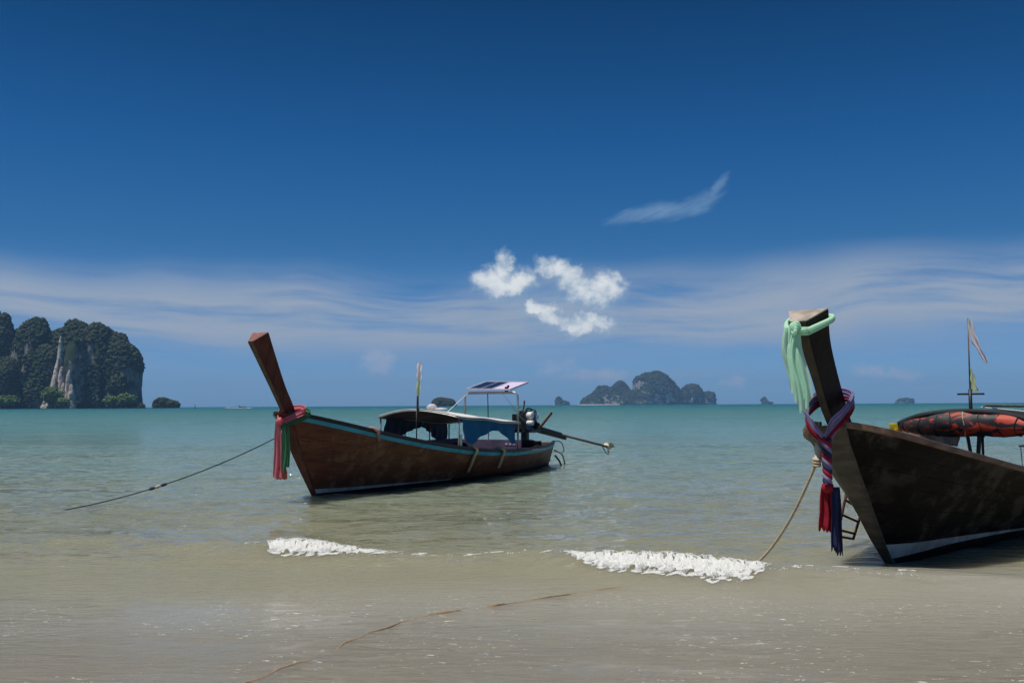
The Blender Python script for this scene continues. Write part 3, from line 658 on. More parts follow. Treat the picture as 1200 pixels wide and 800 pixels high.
def build_post(root, H, secs, mats, stem):
    """prow timber: secs = (front s, front z, back s, back z, front width, back width)"""
    rings = []
    for (fs, fz, bs_, bz, wf, wb) in secs:
        rings.append([Vector((fs, -wf / 2, fz)), Vector((bs_, -wb / 2, bz)), Vector((bs_, wb / 2, bz)), Vector((fs, wf / 2, fz))])
    # smooth resample
    def cr(a, b, c, d, t): return 0.5 * ((2 * b) + (-a + c) * t + (2 * a - 5 * b + 4 * c - d) * t * t + (-a + 3 * b - 3 * c + d) * t ** 3)
    fine = []
    for i in range(len(rings) - 1):
        for k in range(5):
            t_ = k / 5; fine.append([cr(rings[max(i - 1, 0)][j], rings[i][j], rings[i + 1][j], rings[min(i + 2, len(rings) - 1)][j], t_) for j in range(4)])
    fine.append(rings[-1])
    b = MB(); b.loft(fine); o = b.build('prow_post', mats[0], root, bevel=0.008)
    # leading edge, in a separate brown
    e = MB(); e.loft([[r[0] + Vector((-0.012, 0.004, 0)), r[0] + Vector((0.02, 0.006, 0)), r[3] + Vector((0.02, -0.006, 0)), r[3] + Vector((-0.012, -0.004, 0))] for r in fine]); e.build('leading_edge', mats[1], o)
    r = fine[-1]; n = ((r[1] - r[0]).cross(r[2] - r[0])).normalized()
    if n.z < 0: n = -n
    c = sum(r, Vector()) / 4
    r2 = [c + (p - c) * 0.97 for p in r]
    cap = MB(); cap.loft([r2, [p + n * 0.012 for p in r2]]); cap.build('end_grain', mats[2], o)
    # stem below
    rg = []
    for v in np.linspace(0.0, 1.0, 16):
        p = H.Pt(0.0, v, 1, 0.018); hw = p.y; x, z = p.x, p.z
        rg.append([Vector((x - 0.035, -hw * 0.92, z)), Vector((x + 0.03, -hw - 0.006, z)), Vector((x + 0.03, hw + 0.006, z)), Vector((x - 0.035, hw * 0.92, z))])
    MB().loft(rg).build('stem', mats[3], root, bevel=0.006)
    return o

def cloth_strip(path, wid, axis, folds=3, depth=0.02, nw=13, seed=0, ends=None):
    """hanging gathered cloth: rows along path, corrugated across"""
    rng = np.random.RandomState(seed); rows_ = []; axis = Vector(axis).normalized(); m = len(path)
    ph = rng.uniform(0, 6.28); 
    for i, p in enumerate(path):
        p = Vector(p); t_ = i / (m - 1); wv = wid if not isinstance(wid, (list, tuple)) else float(np.interp(t_, np.linspace(0, 1, len(wid)), wid))
        d = (Vector(path[min(i + 1, m - 1)]) - Vector(path[max(i - 1, 0)])).normalized(); nrm = axis.cross(d).normalized()
        row = []
        for k in range(nw):
            u = k / (nw - 1) - 0.5
            dz = 0.0
            if ends and i == m - 1: dz = -ends * (0.5 + 0.5 * math.sin(u * 17 + ph))
            row.append(p + axis * (u * wv + 0.15 * depth * math.sin(t_ * 9 + ph)) + nrm * (depth * (0.6 + 0.4 * t_) * math.sin(u * folds * 6.283 + ph + 0.8 * math.sin(t_ * 5 + ph))) + Vector((0, 0, dz)))
        rows_.append(row)
    return MB().sheet(rows_)
def lerp_path(pts, n):
    pts = [Vector(p) for p in pts]; L = [0]
    for a, b in zip(pts, pts[1:]): L.append(L[-1] + (b - a).length)
    out_ = []
    for i in range(n):
        s_ = L[-1] * i / (n - 1); k = max(j for j in range(len(L)) if L[j] <= s_ + 1e-9); k = min(k, len(pts) - 2)
        a, b, c, d = pts[max(k - 1, 0)], pts[k], pts[k + 1], pts[min(k + 2, len(pts) - 1)]; t_ = (s_ - L[k]) / max(1e-9, L[k + 1] - L[k])
        out_.append(0.5 * ((2 * b) + (-a + c) * t_ + (2 * a - 5 * b + 4 * c - d) * t_ * t_ + (-a + 3 * b - 3 * c + d) * t_ ** 3))
    return out_
def rope_tube(pts, r, n=60):
    return MB().tube(lerp_path(pts, n), r, 7)

# ---- brown boat
OL = ground(370, 583); AL = R(63.5)
boatL = empty('longtail_boat', OL, AL)
tag(boatL, 'brown wooden longtail boat with turquoise stripe, solar panel and blue curtains', 'boat', 'longtail boats moored off the beach')
build_hull(boatL, HL, M['hull_l'], M['inner'], M['rail_dark'], M['blue_stripe'], [(0, 0.09, 0.165), (1.0, 0.085, 0.14), (2.5, 0.08, 0.115), (4.0, 0.075, 0.09)])
build_post(boatL, HL, [(-0.58, 0.95, -0.45, 0.98, 0.08, 0.12), (-0.88, 1.47, -0.67, 1.52, 0.08, 0.15), (-1.15, 1.86, -0.95, 1.94, 0.085, 0.18), (-1.42, 2.23, -1.20, 2.34, 0.095, 0.25), (-1.72, 2.64, -1.48, 2.80, 0.11, 0.34)],
           (M['post_l'], M['post_front'], M['endgrain_l'], M['post_l']), [q for q in STEM_L][::-1])
to_world_L = Matrix.Translation(OL) @ Matrix.Rotation(AL, 4, 'Z')
def wl(p): return to_world_L @ Vector(p)

# canopy: arched across the boat
def arch_roof(root, s0, s1, half0, half1, z0e, z0c, z1e, z1c, top, under):
    def row(t_, dz):
        s_ = s0 + (s1 - s0) * t_; hf = half0 + (half1 - half0) * t_; ze = z0e + (z1e - z0e) * t_; zc = z0c + (z1c - z0c) * t_
        return [Vector((s_, hf * u, zc + (ze - zc) * abs(u) ** 1.9 + dz + 0.012 * math.sin(t_ * 11 + u * 3))) for u in np.linspace(-1, 1, 17)]
    ts = np.linspace(0, 1, 14)
    a = MB().sheet([row(t_, 0.012) for t_ in ts]).build('roof_cover', top, root, smooth=True, solid=0.012)
    b = MB().sheet([row(t_, -0.012) for t_ in ts]).build('roof_lining', under, root, smooth=True, solid=0.010)
    e = MB()
    for t_ in (0.0, 1.0): e.tube(row(t_, -0.02), 0.016, 6)
    for u in (0, -1): e.tube([row(t_, -0.02)[u] for t_ in ts], 0.014, 6)
    e.build('roof_frame', M['steel'], root, smooth=True)
arch_roof(boatL, 3.38, 6.30, 0.98, 0.92, 1.37, 1.515, 1.19, 1.26, M['roof_top'], M['roof_under'])
for (s_, y, zt) in ((3.42, -0.95, 1.36), (3.42, 0.95, 1.36), (4.4, 0.97, 1.30), (5.4, 0.95, 1.22), (6.2, 0.9, 1.17), (6.2, -0.9, 1.17)):
    MB().tube([(s_, y, HL.zg(s_) - 0.03), (s_, y, zt)], 0.017, 8).build('canopy_post', M['steel'], boatL, smooth=True)
MB().box((3.46, -0.95, HL.zg(3.4) + 0.13), (0.07, 0.06, 0.24)).build('post_sleeve', M['engine_white'], boatL, bevel=0.008)
MB().tube([(3.35, 0.02, HL.zg(3.4)), (3.35, 0.02, 1.5)], 0.014, 6).build('centre_post', M['dark_pole'], boatL, smooth=True)
def curtain(side, s0, s1, zt0, zt1, drops, mat, y0=0.94, fold=0.02):
    """tarpaulin gathered up in the middle; drops = list of (fraction, drop)"""
    rows_ = []; ft = [d[0] for d in drops]; fd = [d[1] for d in drops]
    for j in np.linspace(0, 1, 10):
        r_ = []
        for t_ in np.linspace(0, 1, 37):
            dr = float(np.interp(t_, ft, fd)); s_ = s0 + (s1 - s0) * t_; zt = zt0 + (zt1 - zt0) * t_
            r_.append(Vector((s_ + 0.02 * math.sin(j * 7 + t_ * 5), side * (y0 + fold * j * math.sin(t_ * 30 + 2 * j) + 0.03 * j), zt - dr * j)))
        rows_.append(r_)
    return MB().sheet(rows_).build('curtain', mat, boatL, smooth=True)
curtain(-1, 3.55, 5.95, 1.345, 1.185, [(0, 0.36), (0.05, 0.50), (0.16, 0.52), (0.3, 0.36), (0.55, 0.20), (0.68, 0.20), (0.85, 0.36), (0.95, 0.46), (1.0, 0.44)], M['curtain'])
curtain(1, 3.6, 5.1, 1.34, 1.24, [(0, 0.34), (0.15, 0.38), (0.45, 0.34), (0.7, 0.22), (1.0, 0.12)], M['curtain_darkened'], fold=0.03)
curtain(1, 5.1, 6.2, 1.24, 1.18, [(0, 0.12), (0.3, 0.24), (0.6, 0.45), (1.0, 0.55)], M['curtain_darkened'], fold=0.03)
# purple board aft under the canopy
pb = MB().box((5.5, 0.78, 0.66), (2.2, 0.03, 0.34)).build('side_board', M['purple'], boatL, bevel=0.004)
pb2 = MB().box((6.6, 0.0, 0.62), (0.03, 1.6, 0.36)).build('bulkhead', M['purple'], boatL, bevel=0.004)
for k in range(3): MB().box((6.578, -0.62 + 0.10 * k, 0.70), (0.006, 0.06, 0.045)).build('painted_mark', M['pale_mark'], pb2)
MB().box((7.2, -0.3, 0.55), (1.1, 1.2, 0.03)).build('stern_deck', M['pale_mark'], boatL, bevel=0.004)
# hoop that carries the solar panel
def hoop(s_, half, zb, zt, r, y0=0.0):
    c = 0.12; pts = [(s_, y0 - half, zb), (s_, y0 - half, zt - c)]
    pts += [(s_, y0 - half + c * (1 - math.cos(a)), zt - c + c * math.sin(a)) for a in np.linspace(0.2, 1.57, 6)]
    pts += [(s_, y0 + half - c * (1 - math.cos(a)), zt - c + c * math.sin(a)) for a in np.linspace(1.57, 0.2, 6)]
    pts += [(s_, y0 + half, zt - c), (s_, y0 + half, zb)]
    return MB().tube(pts, r, 9)
hp = hoop(6.62, 0.70, 0.55, 1.90, 0.024, 0.0).build('panel_hoop', M['steel'], boatL, smooth=True)
MB().tube([(6.62, -0.66, 1.885), (6.62, 0.62, 1.885)], 0.018, 7).build('cross_bar', M['rust'], boatL, smooth=True)
MB().tube([(7.35, 0.45, 0.62), (7.3, 0.45, 1.93)], 0.012, 6).build('panel_stay', M['dark_pole'], boatL, smooth=True)
MB().tube([(6.6, 0.62, 1.88), (5.7, 0.95, 1.22)], 0.010, 6).build('guy_line', M['engine_white'], boatL, smooth=True)
MB().tube([(6.6, -0.3, 1.9), (7.4, -0.4, 1.3), (7.6, -0.45, 1.2)], 0.007, 5).build('guy_line', M['engine_white'], boatL, smooth=True)
# solar panel: a framed sheet, tilted
sp_m = Matrix.Translation((7.0, 0.02, 2.06)) @ Matrix.Rotation(R(1.5), 4, 'X') @ Matrix.Rotation(R(-11), 4, 'Y')
def xf(mb, mtx):
    mb.v = [tuple(mtx @ Vector(v)) for v in mb.v]; return mb
pan = xf(MB().box((0, 0, 0), (1.0, 1.16, 0.025)), sp_m).build('solar_panel', M['pv_under'], boatL, bevel=0.003)
for a, b in (((-0.485, 0, 0.018), (0.03, 1.16, 0.012)), ((0.485, 0, 0.018), (0.03, 1.16, 0.012)), ((0, -0.565, 0.018), (0.94, 0.03, 0.012)), ((0, 0.565, 0.018), (0.94, 0.03, 0.012)), ((0, -0.10, 0.018), (0.94, 0.03, 0.012))):
    xf(MB().box(a, b), sp_m).build('panel_frame', M['pv_frame'], pan)
for yy in (0.07, 0.39):
    for k in range(3): xf(MB().box((-0.31 + 0.31 * k, yy, 0.0155), (0.285, 0.29, 0.005)), sp_m).build('solar_cell', M['cell'], pan)
MB().box((6.6, -0.42, 1.97), (0.06, 0.07, 0.12)).tube([(6.6, -0.42, 1.98), (6.55, -0.5, 2.05)], 0.03, 8).build('lamp', M['engine_dark'], boatL, bevel=0.006)
# mast with cloths
MB().tube([(3.36, 0.0, 1.45), (3.37, 0.0, 1.95), (3.40, 0.0, 2.50)], [0.026, 0.02, 0.012], 8).build('mast', M['wood_pole'], boatL, smooth=True)
cloth_strip(lerp_path([(3.36, -0.04, 2.49), (3.34, -0.055, 2.3), (3.33, -0.04, 2.12)], 16), [0.04, 0.12, 0.08, 0.13, 0.05], (0.45, -0.9, 0), 1.5, 0.02, 7, 4).build('mast_cloth', M['white_flag'], boatL, smooth=True)
cloth_strip(lerp_path([(3.34, -0.03, 2.14), (3.33, -0.04, 2.0), (3.33, -0.03, 1.80)], 12), [0.05, 0.10, 0.05], (0.45, -0.9, 0), 1.5, 0.02, 7, 8).build('mast_cloth', M['lime_flag'], boatL, smooth=True)
bagw = MB(); bagw.lathe([(0.001, 0), (0.10, 0.01), (0.12, 0.05), (0.07, 0.10), (0.001, 0.12)], (3.55, -0.22, 1.515)); bagw.lathe([(0.001, 0), (0.14, 0.01), (0.12, 0.03), (0.001, 0.045)], (3.6, -0.42, 1.50))
# draped hoses and rag on the rail
def drape(name, s_, z_low, mat, r, out_=0.05, lean=0.0, label=None):
    g = HL.zg(s_); pts = [(s_ - 0.10, -(HL.B(s_) - 0.16), g - 0.02), (s_ - 0.06, -(HL.B(s_) - 0.03), g + 0.055), (s_, -(HL.B(s_) + 0.085), g + 0.0)]
    for t_ in (0.35, 0.7, 1.0):
        z = g + (z_low - g) * t_; v = HL.vz(s_, z); q = HL.P(s_ + lean * t_, v, -1, 0.05 + r); pts.append((q.x, q.y, z))
    return MB().tube(lerp_path(pts, 22), r, 9)
drape('hose', 3.95, 0.22, M['hose'], 0.034, lean=0.22).build('fender_hose', M['hose'], boatL, smooth=True)
drape('hose', 5.2, 0.24, M['hose'], 0.034, lean=0.18).build('fender_hose', M['hose'], boatL, smooth=True)
drape('rag', 0.74, 0.98, M['pink_rag'], 0.030, lean=0.16).build('rail_rag', M['pink_rag'], boatL, smooth=True)
# stern tubes and steps
for (a, b, c) in (((9.6, -0.30, 0.42), (9.95, -0.35, 0.30), (10.25, -0.30, 0.04)), ((9.6, 0.1, 0.40), (10.0, 0.1, 0.32), (10.3, 0.15, 0.1)), ((9.5, -0.35, 0.30), (9.65, -0.42, 0.12), (9.75, -0.45, -0.1))):
    MB().tube(lerp_path([a, b, c], 14), 0.024, 7).build('stern_tube', M['hose'] if a[2] > 0.35 else M['dark_pole'], boatL, smooth=True)
MB().tube(lerp_path([(9.7, -0.2, 0.66), (10.1, -0.25, 0.62), (10.2, -0.3, 0.42), (10.0, -0.34, 0.36)], 16), 0.012, 6).build('stern_line', M['rope_dark'], boatL, smooth=True)

# engine on its pivot, with the long shaft
EX, EY = 8.45, 0.0
eng = empty('engine', (0, 0, 0)); eng.parent = boatL
def epart(name, mb, mat, bevel=0.008, smooth=False): return mb.build(name, mat, eng, bevel=bevel, smooth=smooth)
epart('engine_block', MB().box((EX, EY, 1.14), (0.52, 0.34, 0.30)).box((EX - 0.02, EY, 1.33), (0.44, 0.24, 0.10)), M['engine_blue'])
epart('valve_cover', MB().box((EX + 0.03, EY, 1.42), (0.40, 0.17, 0.09)), M['engine_dark'], 0.02)
epart('radiator', MB().box((EX - 0.34, EY, 1.20), (0.07, 0.36, 0.36)), M['engine_dark'])
RX = Matrix.Rotation(R(90), 3, 'X'); RY = Matrix.Rotation(R(90), 3, 'Y')
epart('air_filter', MB().lathe([(0.08, 0), (0.095, 0.02), (0.095, 0.15), (0.08, 0.17)], (EX - 0.18, EY - 0.13, 1.34), RX), M['engine_white'], 0, True)
epart('oil_canister', MB().lathe([(0.05, 0), (0.065, 0.02), (0.065, 0.16), (0.04, 0.18)], (EX - 0.30, EY - 0.20, 1.16), RX), M['engine_white'], 0, True)
epart('fuel_bottle', MB().lathe([(0.06, 0), (0.075, 0.02), (0.075, 0.16), (0.03, 0.20), (0.025, 0.24)], (EX - 0.02, EY - 0.24, 1.22)), M['engine_blue'], 0, True)
epart('fuel_bottle', MB().lathe([(0.05, 0), (0.06, 0.02), (0.06, 0.13), (0.03, 0.16)], (EX + 0.20, EY - 0.22, 1.24)), M['engine_white'], 0, True)
epart('flywheel', MB().lathe([(0.17, 0), (0.19, 0.02), (0.19, 0.07), (0.17, 0.09)], (EX + 0.28, EY, 1.12), RY, 20), M['engine_dark'], 0, True)
epart('alternator', MB().lathe([(0.07, 0), (0.085, 0.02), (0.085, 0.14), (0.06, 0.16)], (EX + 0.05, EY - 0.26, 1.08), RY), M['engine_dark'], 0, True)
for k, pts in enumerate(([(EX - 0.1, -0.2, 1.25), (EX, -0.27, 1.45), (EX + 0.2, -0.2, 1.45), (EX + 0.34, -0.12, 1.36)], [(EX - 0.32, -0.1, 1.38), (EX - 0.2, -0.15, 1.50), (EX + 0.1, -0.1, 1.50), (EX + 0.3, -0.16, 1.42), (EX + 0.36, -0.2, 1.28)], [(EX + 0.1, -0.2, 1.12), (EX + 0.3, -0.25, 1.0), (EX + 0.42, -0.2, 1.1)], [(EX - 0.4, -0.15, 1.1), (EX - 0.3, -0.25, 0.95), (EX, -0.2, 0.95)])):
    epart('pipe', MB().tube(lerp_path(pts, 20), 0.018 + 0.006 * (k % 2), 7), M['engine_dark'], 0, True)
epart('exhaust', MB().tube(lerp_path([(EX + 0.1, 0.12, 1.4), (EX + 0.14, 0.1, 1.55), (EX + 0.15, 0.08, 1.72)], 10), 0.022, 8), M['rust'], 0, True)
epart('mount_frame', MB().bar((EX - 0.45, -0.16, 0.96), (EX + 0.55, -0.16, 0.94), 0.06, 0.08).bar((EX - 0.45, 0.16, 0.96), (EX + 0.55, 0.16, 0.94), 0.06, 0.08).box((EX, 0, 0.82), (0.16, 0.16, 0.32)), M['engine_dark'])
epart('pivot_post', MB().lathe([(0.11, 0.0), (0.11, 0.06), (0.05, 0.08), (0.05, 0.40)], (EX, 0, 0.46)), M['engine_dark'], 0, True)
epart('tiller', MB().tube([(EX - 0.4, -0.1, 1.25), (EX - 0.85, -0.2, 1.45)], 0.018, 7), M['dark_pole'], 0, True)
epart('tilt_handle', MB().bar((EX + 0.62, -0.12, 1.02), (EX + 1.02, -0.28, 1.40), 0.045, 0.06), M['rust'])
tA = Vector((EX + 0.45, -0.03, 1.03)); tB = Vector((12.45, -0.70, 0.40)); td = tB - tA
epart('shaft_housing', MB().tube([tA, tA + td * 0.12, tA + td * 0.34], [0.075, 0.07, 0.055], 9).bar(tA + td * 0.05 + Vector((0, 0, -0.07)), tA + td * 0.40 + Vector((0, 0, -0.075)), 0.07, 0.07), M['engine_dark'])
epart('tail_shaft', MB().tube([tA + td * 0.3, tB], 0.034, 9), M['wood_pole'], 0, True)
prop = empty('propeller', (0, 0, 0)); prop.parent = boatL
q = td.to_track_quat('Z', 'Y').to_matrix()
pr = MB().lathe([(0.03, -0.10), (0.055, -0.06), (0.06, 0.06), (0.02, 0.12)], tB, q)
for k in range(3):
    a = 2.094 * k + 0.5; rad = q @ Vector((math.cos(a), math.sin(a), 0)); tan = q @ Vector((-math.sin(a), math.cos(a), 0)); ax = q @ Vector((0, 0, 1))
    ring = []
    for (rr, ww, tw) in ((0.04, 0.04, 0.9), (0.09, 0.085, 0.7), (0.14, 0.085, 0.55), (0.175, 0.04, 0.45)):
        c = tB + rad * rr; wd = (tan * math.cos(tw) + ax * math.sin(tw)) * ww; th = (ax * math.cos(tw) - tan * math.sin(tw)) * 0.008
        ring.append([c - wd + th, c + wd + th, c + wd - th, c - wd - th])
    pr.loft(ring)
bpy.data.objects.remove(prop); pr.build('propeller', M['bronze'], eng, bevel=0.003)
epart('skeg', MB().tube(lerp_path([tB - td * 0.10, tB - td * 0.04 + Vector((0, 0, -0.18)), tB + Vector((0, 0, -0.20))], 8), 0.013, 6), M['dark_pole'], 0, True)

# things lying in or tied to the brown boat
def rounded(name, c, size, mat, seed, label, cat, world_, group=None):
    rng = np.random.RandomState(seed); nr, nc = 9, 14; vs = []
    for i in range(nr):
        ph = math.pi * i / (nr - 1)
        for j in range(nc):
            th = 2 * math.pi * j / nc; e = 0.7
            p = Vector((math.copysign(abs(math.sin(ph) * math.cos(th)) ** e, math.cos(th)) * size[0] / 2, math.copysign(abs(math.sin(ph) * math.sin(th)) ** e, math.sin(th)) * size[1] / 2, math.copysign(abs(math.cos(ph)) ** e, math.cos(ph)) * size[2] / 2 + size[2] / 2))
            p += Vector(rng.normal(0, 0.012, 3)) if 0 < i < nr - 1 else Vector()
            vs.append(p)
    o = link(name, npmesh(name, np.array(vs), gridfaces(nr, nc, True)), mat); o.matrix_world = world_ @ Matrix.Translation(c)
    md = o.modifiers.new('smooth', 'SUBSURF'); md.levels = 1; md.render_levels = 1
    return tag(o, label, cat, group)
zth = HL.P(4.8, 0.78, 1, -0.04).z + 0.017
rounded('life_jacket', (4.8, -0.20, zth), (0.2, 0.42, 0.34), M['black_cloth'], 1, 'rounded black life jacket on the thwart, nearer the turquoise-striped side', 'life jacket', to_world_L)
rounded('life_jacket', (4.8, 0.25, zth), (0.2, 0.36, 0.30), M['black_cloth'], 2, 'smaller black life jacket on the thwart by the shaded blue curtains', 'life jacket', to_world_L)
bo = bagw.build('folded_cloth', M['white_flag'], None, smooth=True); bo.matrix_world = to_world_L @ Matrix.Translation((0, 0, 0.012)); tag(bo, 'crumpled white and pink cloth lying on the canopy beside the mast', 'cloth')
rounded('tarp_heap', (7.9, -0.30, 0.565), (0.5, 0.5, 0.20), M['black_cloth'], 3, 'black tarpaulin heap on the pale stern deck below the engine', 'tarpaulin', to_world_L)

# bow sash of the brown boat: pink and green satin round the prow, ends hanging
sash = empty('bow_sash', wl((-0.9, 0, 1.0)), AL); Ms = Matrix.Rotation(AL, 4, 'Z').inverted()
tag(sash, 'pink and green satin sash tied round the red-brown prow', 'sash')
off_s = Vector((-0.9, 0, 1.0))
def sl(p): return Vector(p) - off_s
def band(pts, wid, mat, seed, name):
    path = [sl(p) for p in lerp_path(pts, 26)]; rows_ = []
    rng = np.random.RandomState(seed)
    for i, p in enumerate(path):
        d = (path[min(i + 1, 25)] - path[max(i - 1, 0)]).normalized(); up = Vector((0.25, 0, 1)); up = (up - d * up.dot(d)).normalized(); nr = d.cross(up)
        rows_.append([p + up * (u * wid) + nr * (0.007 * math.cos(u * 11 + i * 0.15)) for u in np.linspace(-0.5, 0.5, 9)])
    return MB().sheet(rows_).build(name, mat, sash, smooth=True, solid=0.006)
band([(-0.99, 0.03, 1.33), (-0.90, 0.12, 1.42), (-0.76, 0.17, 1.53), (-0.64, 0.13, 1.58), (-0.59, 0.0, 1.57), (-0.64, -0.16, 1.58), (-0.76, -0.36, 1.525), (-0.89, -0.22, 1.43), (-1.0, -0.03, 1.33)], 0.10, M['pink'], 1, 'pink_band')
band([(-0.98, 0.03, 1.27), (-0.89, 0.14, 1.37), (-0.74, 0.19, 1.48), (-0.60, 0.15, 1.55), (-0.55, 0.0, 1.53), (-0.60, -0.20, 1.55), (-0.70, -0.41, 1.47), (-0.87, -0.25, 1.36), (-1.0, -0.04, 1.27)], 0.09, M['green'], 2, 'green_band')
ax_s = (0.55, -1, 0)
for (x, y, z0, z1, wd, mt, sd_, nm) in ((-1.00, 0.04, 1.36, 0.44, [0.06, 0.11, 0.13, 0.12], 'pink', 1, 'pink_tail'), (-1.03, -0.02, 1.34, 0.42, [0.05, 0.09, 0.12, 0.13], 'pink', 5, 'pink_tail'), (-1.00, -0.10, 1.32, 0.52, [0.05, 0.09, 0.10, 0.08], 'green', 2, 'green_tail'), (-0.96, -0.15, 1.30, 0.60, [0.04, 0.06, 0.07, 0.06], 'green', 9, 'green_tail'), (-0.995, -0.06, 0.62, 0.40, [0.10, 0.15, 0.18], 'coral', 3, 'coral_tail')):
    cloth_strip([sl((x + 0.02 * math.sin(t_ * 3), y, z0 + (z1 - z0) * t_)) for t_ in np.linspace(0, 1, 18)], wd, ax_s, 1.3, 0.013, 15, sd_, ends=0.02).build(nm, M[mt], sash, smooth=True)
kn = MB(); kn.lathe([(0.02, -0.06), (0.06, -0.03), (0.065, 0.03), (0.02, 0.07)], sl((-1.0, -0.02, 1.35))); kn.build('knot', M['pink'], sash, smooth=True)

# mooring line of the brown boat
pe = ground(72, 598); ps = wl((-0.78, 0.03, 1.16)); pm = at(180, 574.5, 16.0)
def sag(a, b, s_, n=40):
    return [a + (b - a) * (i / (n - 1)) - Vector((0, 0, 4 * s_ * (i / (n - 1)) * (1 - i / (n - 1)))) for i in range(n)]
pe2 = pe + (pe - ps).normalized() * 0.6; pe2.z = -0.06
line = sag(ps, pe, 0.16) + [pe2]
mr = empty('mooring_rope', pe); tag(mr, 'thin dark mooring rope running from the brown prow into the sea', 'rope')
def rel(pts, o): return [Vector(p) - o.location for p in pts]
MB().tube(rel(line, mr), 0.0095, 7).build('strand', M['rope_dark'], mr, smooth=True)
for f in (0.572, 0.60, 0.628):
    i = int(f * 39); c = line[i] - mr.location; d = (line[i + 1] - line[i]).normalized()
    MB().tube([c - d * 0.05, c - d * 0.02, c + d * 0.02, c + d * 0.05], [0.012, 0.026, 0.026, 0.012], 8).build('knot', M['rope_dark'] if f != 0.60 else M['rope_cream'], mr, smooth=True)
MB().tube(rel(lerp_path([wl((-0.55, -0.02, 1.0)), wl((-0.52, -0.08, 0.8)), wl((-0.50, -0.10, 0.66))], 10), mr), 0.009, 6).build('loose_end', M['rope_dark'], mr, smooth=True)

# ---- black boat
OR_ = ground(1043, 657); AR = R(46)
boatR = empty('longtail_boat', OR_, AR)
tag(boatR, 'blackened wooden longtail boat with bare brown rail and orange canopy bundle', 'boat', 'longtail boats moored off the beach')
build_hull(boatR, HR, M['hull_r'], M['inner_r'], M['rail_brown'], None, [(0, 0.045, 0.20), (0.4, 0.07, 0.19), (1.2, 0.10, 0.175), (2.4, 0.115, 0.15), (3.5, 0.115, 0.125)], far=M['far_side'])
build_post(boatR, HR, [(-0.92, 1.10, -0.72, 1.12, 0.10, 0.14), (-1.30, 1.52, -1.04, 1.56, 0.08, 0.17), (-1.49, 1.84, -1.26, 1.90, 0.085, 0.20), (-1.66, 2.12, -1.45, 2.19, 0.11, 0.27), (-1.80, 2.33, -1.60, 2.45, 0.16, 0.40)],
           (M['post_r'], M['post_front_r'], M['endgrain_r'], M['far_side']), STEM_R[::-1])
to_world_R = Matrix.Translation(OR_) @ Matrix.Rotation(AR, 4, 'Z')
def wr_(p): return to_world_R @ Vector(p)
arch_roof(boatR, 2.45, 5.6, 0.95, 0.95, 1.30, 1.50, 1.20, 1.42, M['black_cloth'], M['black_cloth'])
for (s_, y) in ((2.5, 0.9), (2.5, -0.9), (4.0, 0.93), (4.0, -0.93), (5.4, 0.9), (5.4, -0.9)):
    MB().tube([(s_, y, HR.zg(s_) - 0.03), (s_, y, 1.28)], 0.02, 8).build('canopy_post', M['dark_pole'], boatR, smooth=True)
MB().bar((2.45, 0.08, 1.30), (2.5, 0.0, 0.62), 0.035, 0.035).bar((2.45, -0.08, 1.30), (2.5, 0.0, 0.62), 0.035, 0.035).build('fork_post', M['dark_pole'], boatR)
MB().tube([(2.5, 0.38, 1.3), (2.5, 0.38, 0.65)], 0.018, 7).build('canopy_post', M['dark_pole'], boatR, smooth=True)
MB().tube([(2.40, 0.0, 1.30), (2.40, 0.0, 1.76)], 0.022, 8).build('mast_foot', M['dark_pole'], boatR, smooth=True)
MB().tube([(2.40, 0.0, 1.74), (2.40, 0.0, 2.62)], [0.010, 0.006], 7).build('mast', M['wood_pole'], boatR, smooth=True)
MB().bar((2.40, 0.15, 1.705), (2.40, -0.16, 1.705), 0.03, 0.022).build('mast_crosspiece', M['dark_pole'], boatR, bevel=0.004)
cloth_strip(lerp_path([(2.40, -0.015, 2.60), (2.41, -0.05, 2.42), (2.42, -0.10, 2.26), (2.43, -0.19, 2.08)], 22), [0.02, 0.075, 0.06, 0.09, 0.04, 0.06, 0.03], (0.2, -1, 0.2), 1.6, 0.025, 9, 12, ends=0.03).build('mast_cloth', M['white_flag'], boatR, smooth=True)
cloth_strip(lerp_path([(2.40, -0.01, 2.02), (2.40, -0.03, 1.9), (2.40, -0.05, 1.75)], 16), [0.02, 0.03, 0.08, 0.05, 0.09], (0.2, -1, 0), 1.4, 0.02, 9, 15, ends=0.03).build('mast_cloth', M['lime_flag'], boatR, smooth=True)
# fabric bundle lashed along the front of the canopy
bund = empty('canopy_bundle', wr_((2.32, 0.0, 1.18)), AR); tag(bund, 'lumpy orange and black fabric bundle lashed along the canopy front', 'bundle')
bo_ = Vector((2.32, 0.0, 1.18))
rings = []; nth = 22
for u in np.linspace(-1, 1, 60):
    hh = 0.145 * max(0.02, 1 - abs(u) ** 2.3) ** 0.62 + 0.012; zc = 1.355 - 0.045 * u * u; dd = 0.10 * max(0.02, 1 - u * u) ** 0.5 + 0.02
    r_ = []
    for k in range(nth):
        a = 2 * math.pi * k / nth
        nn = float(fbm(np.array([u * 5.0, math.cos(a) * 1.3, math.sin(a) * 1.3]), 3))
        cr_ = 1 + 0.13 * nn
        r_.append(Vector((2.30 + dd * cr_ * math.cos(a) * 1.2, u * 0.86, zc + hh * cr_ * math.sin(a))) - bo_)
    rings.append(r_)
MB().loft(rings).build('fabric', M['bundle'], bund, smooth=True)
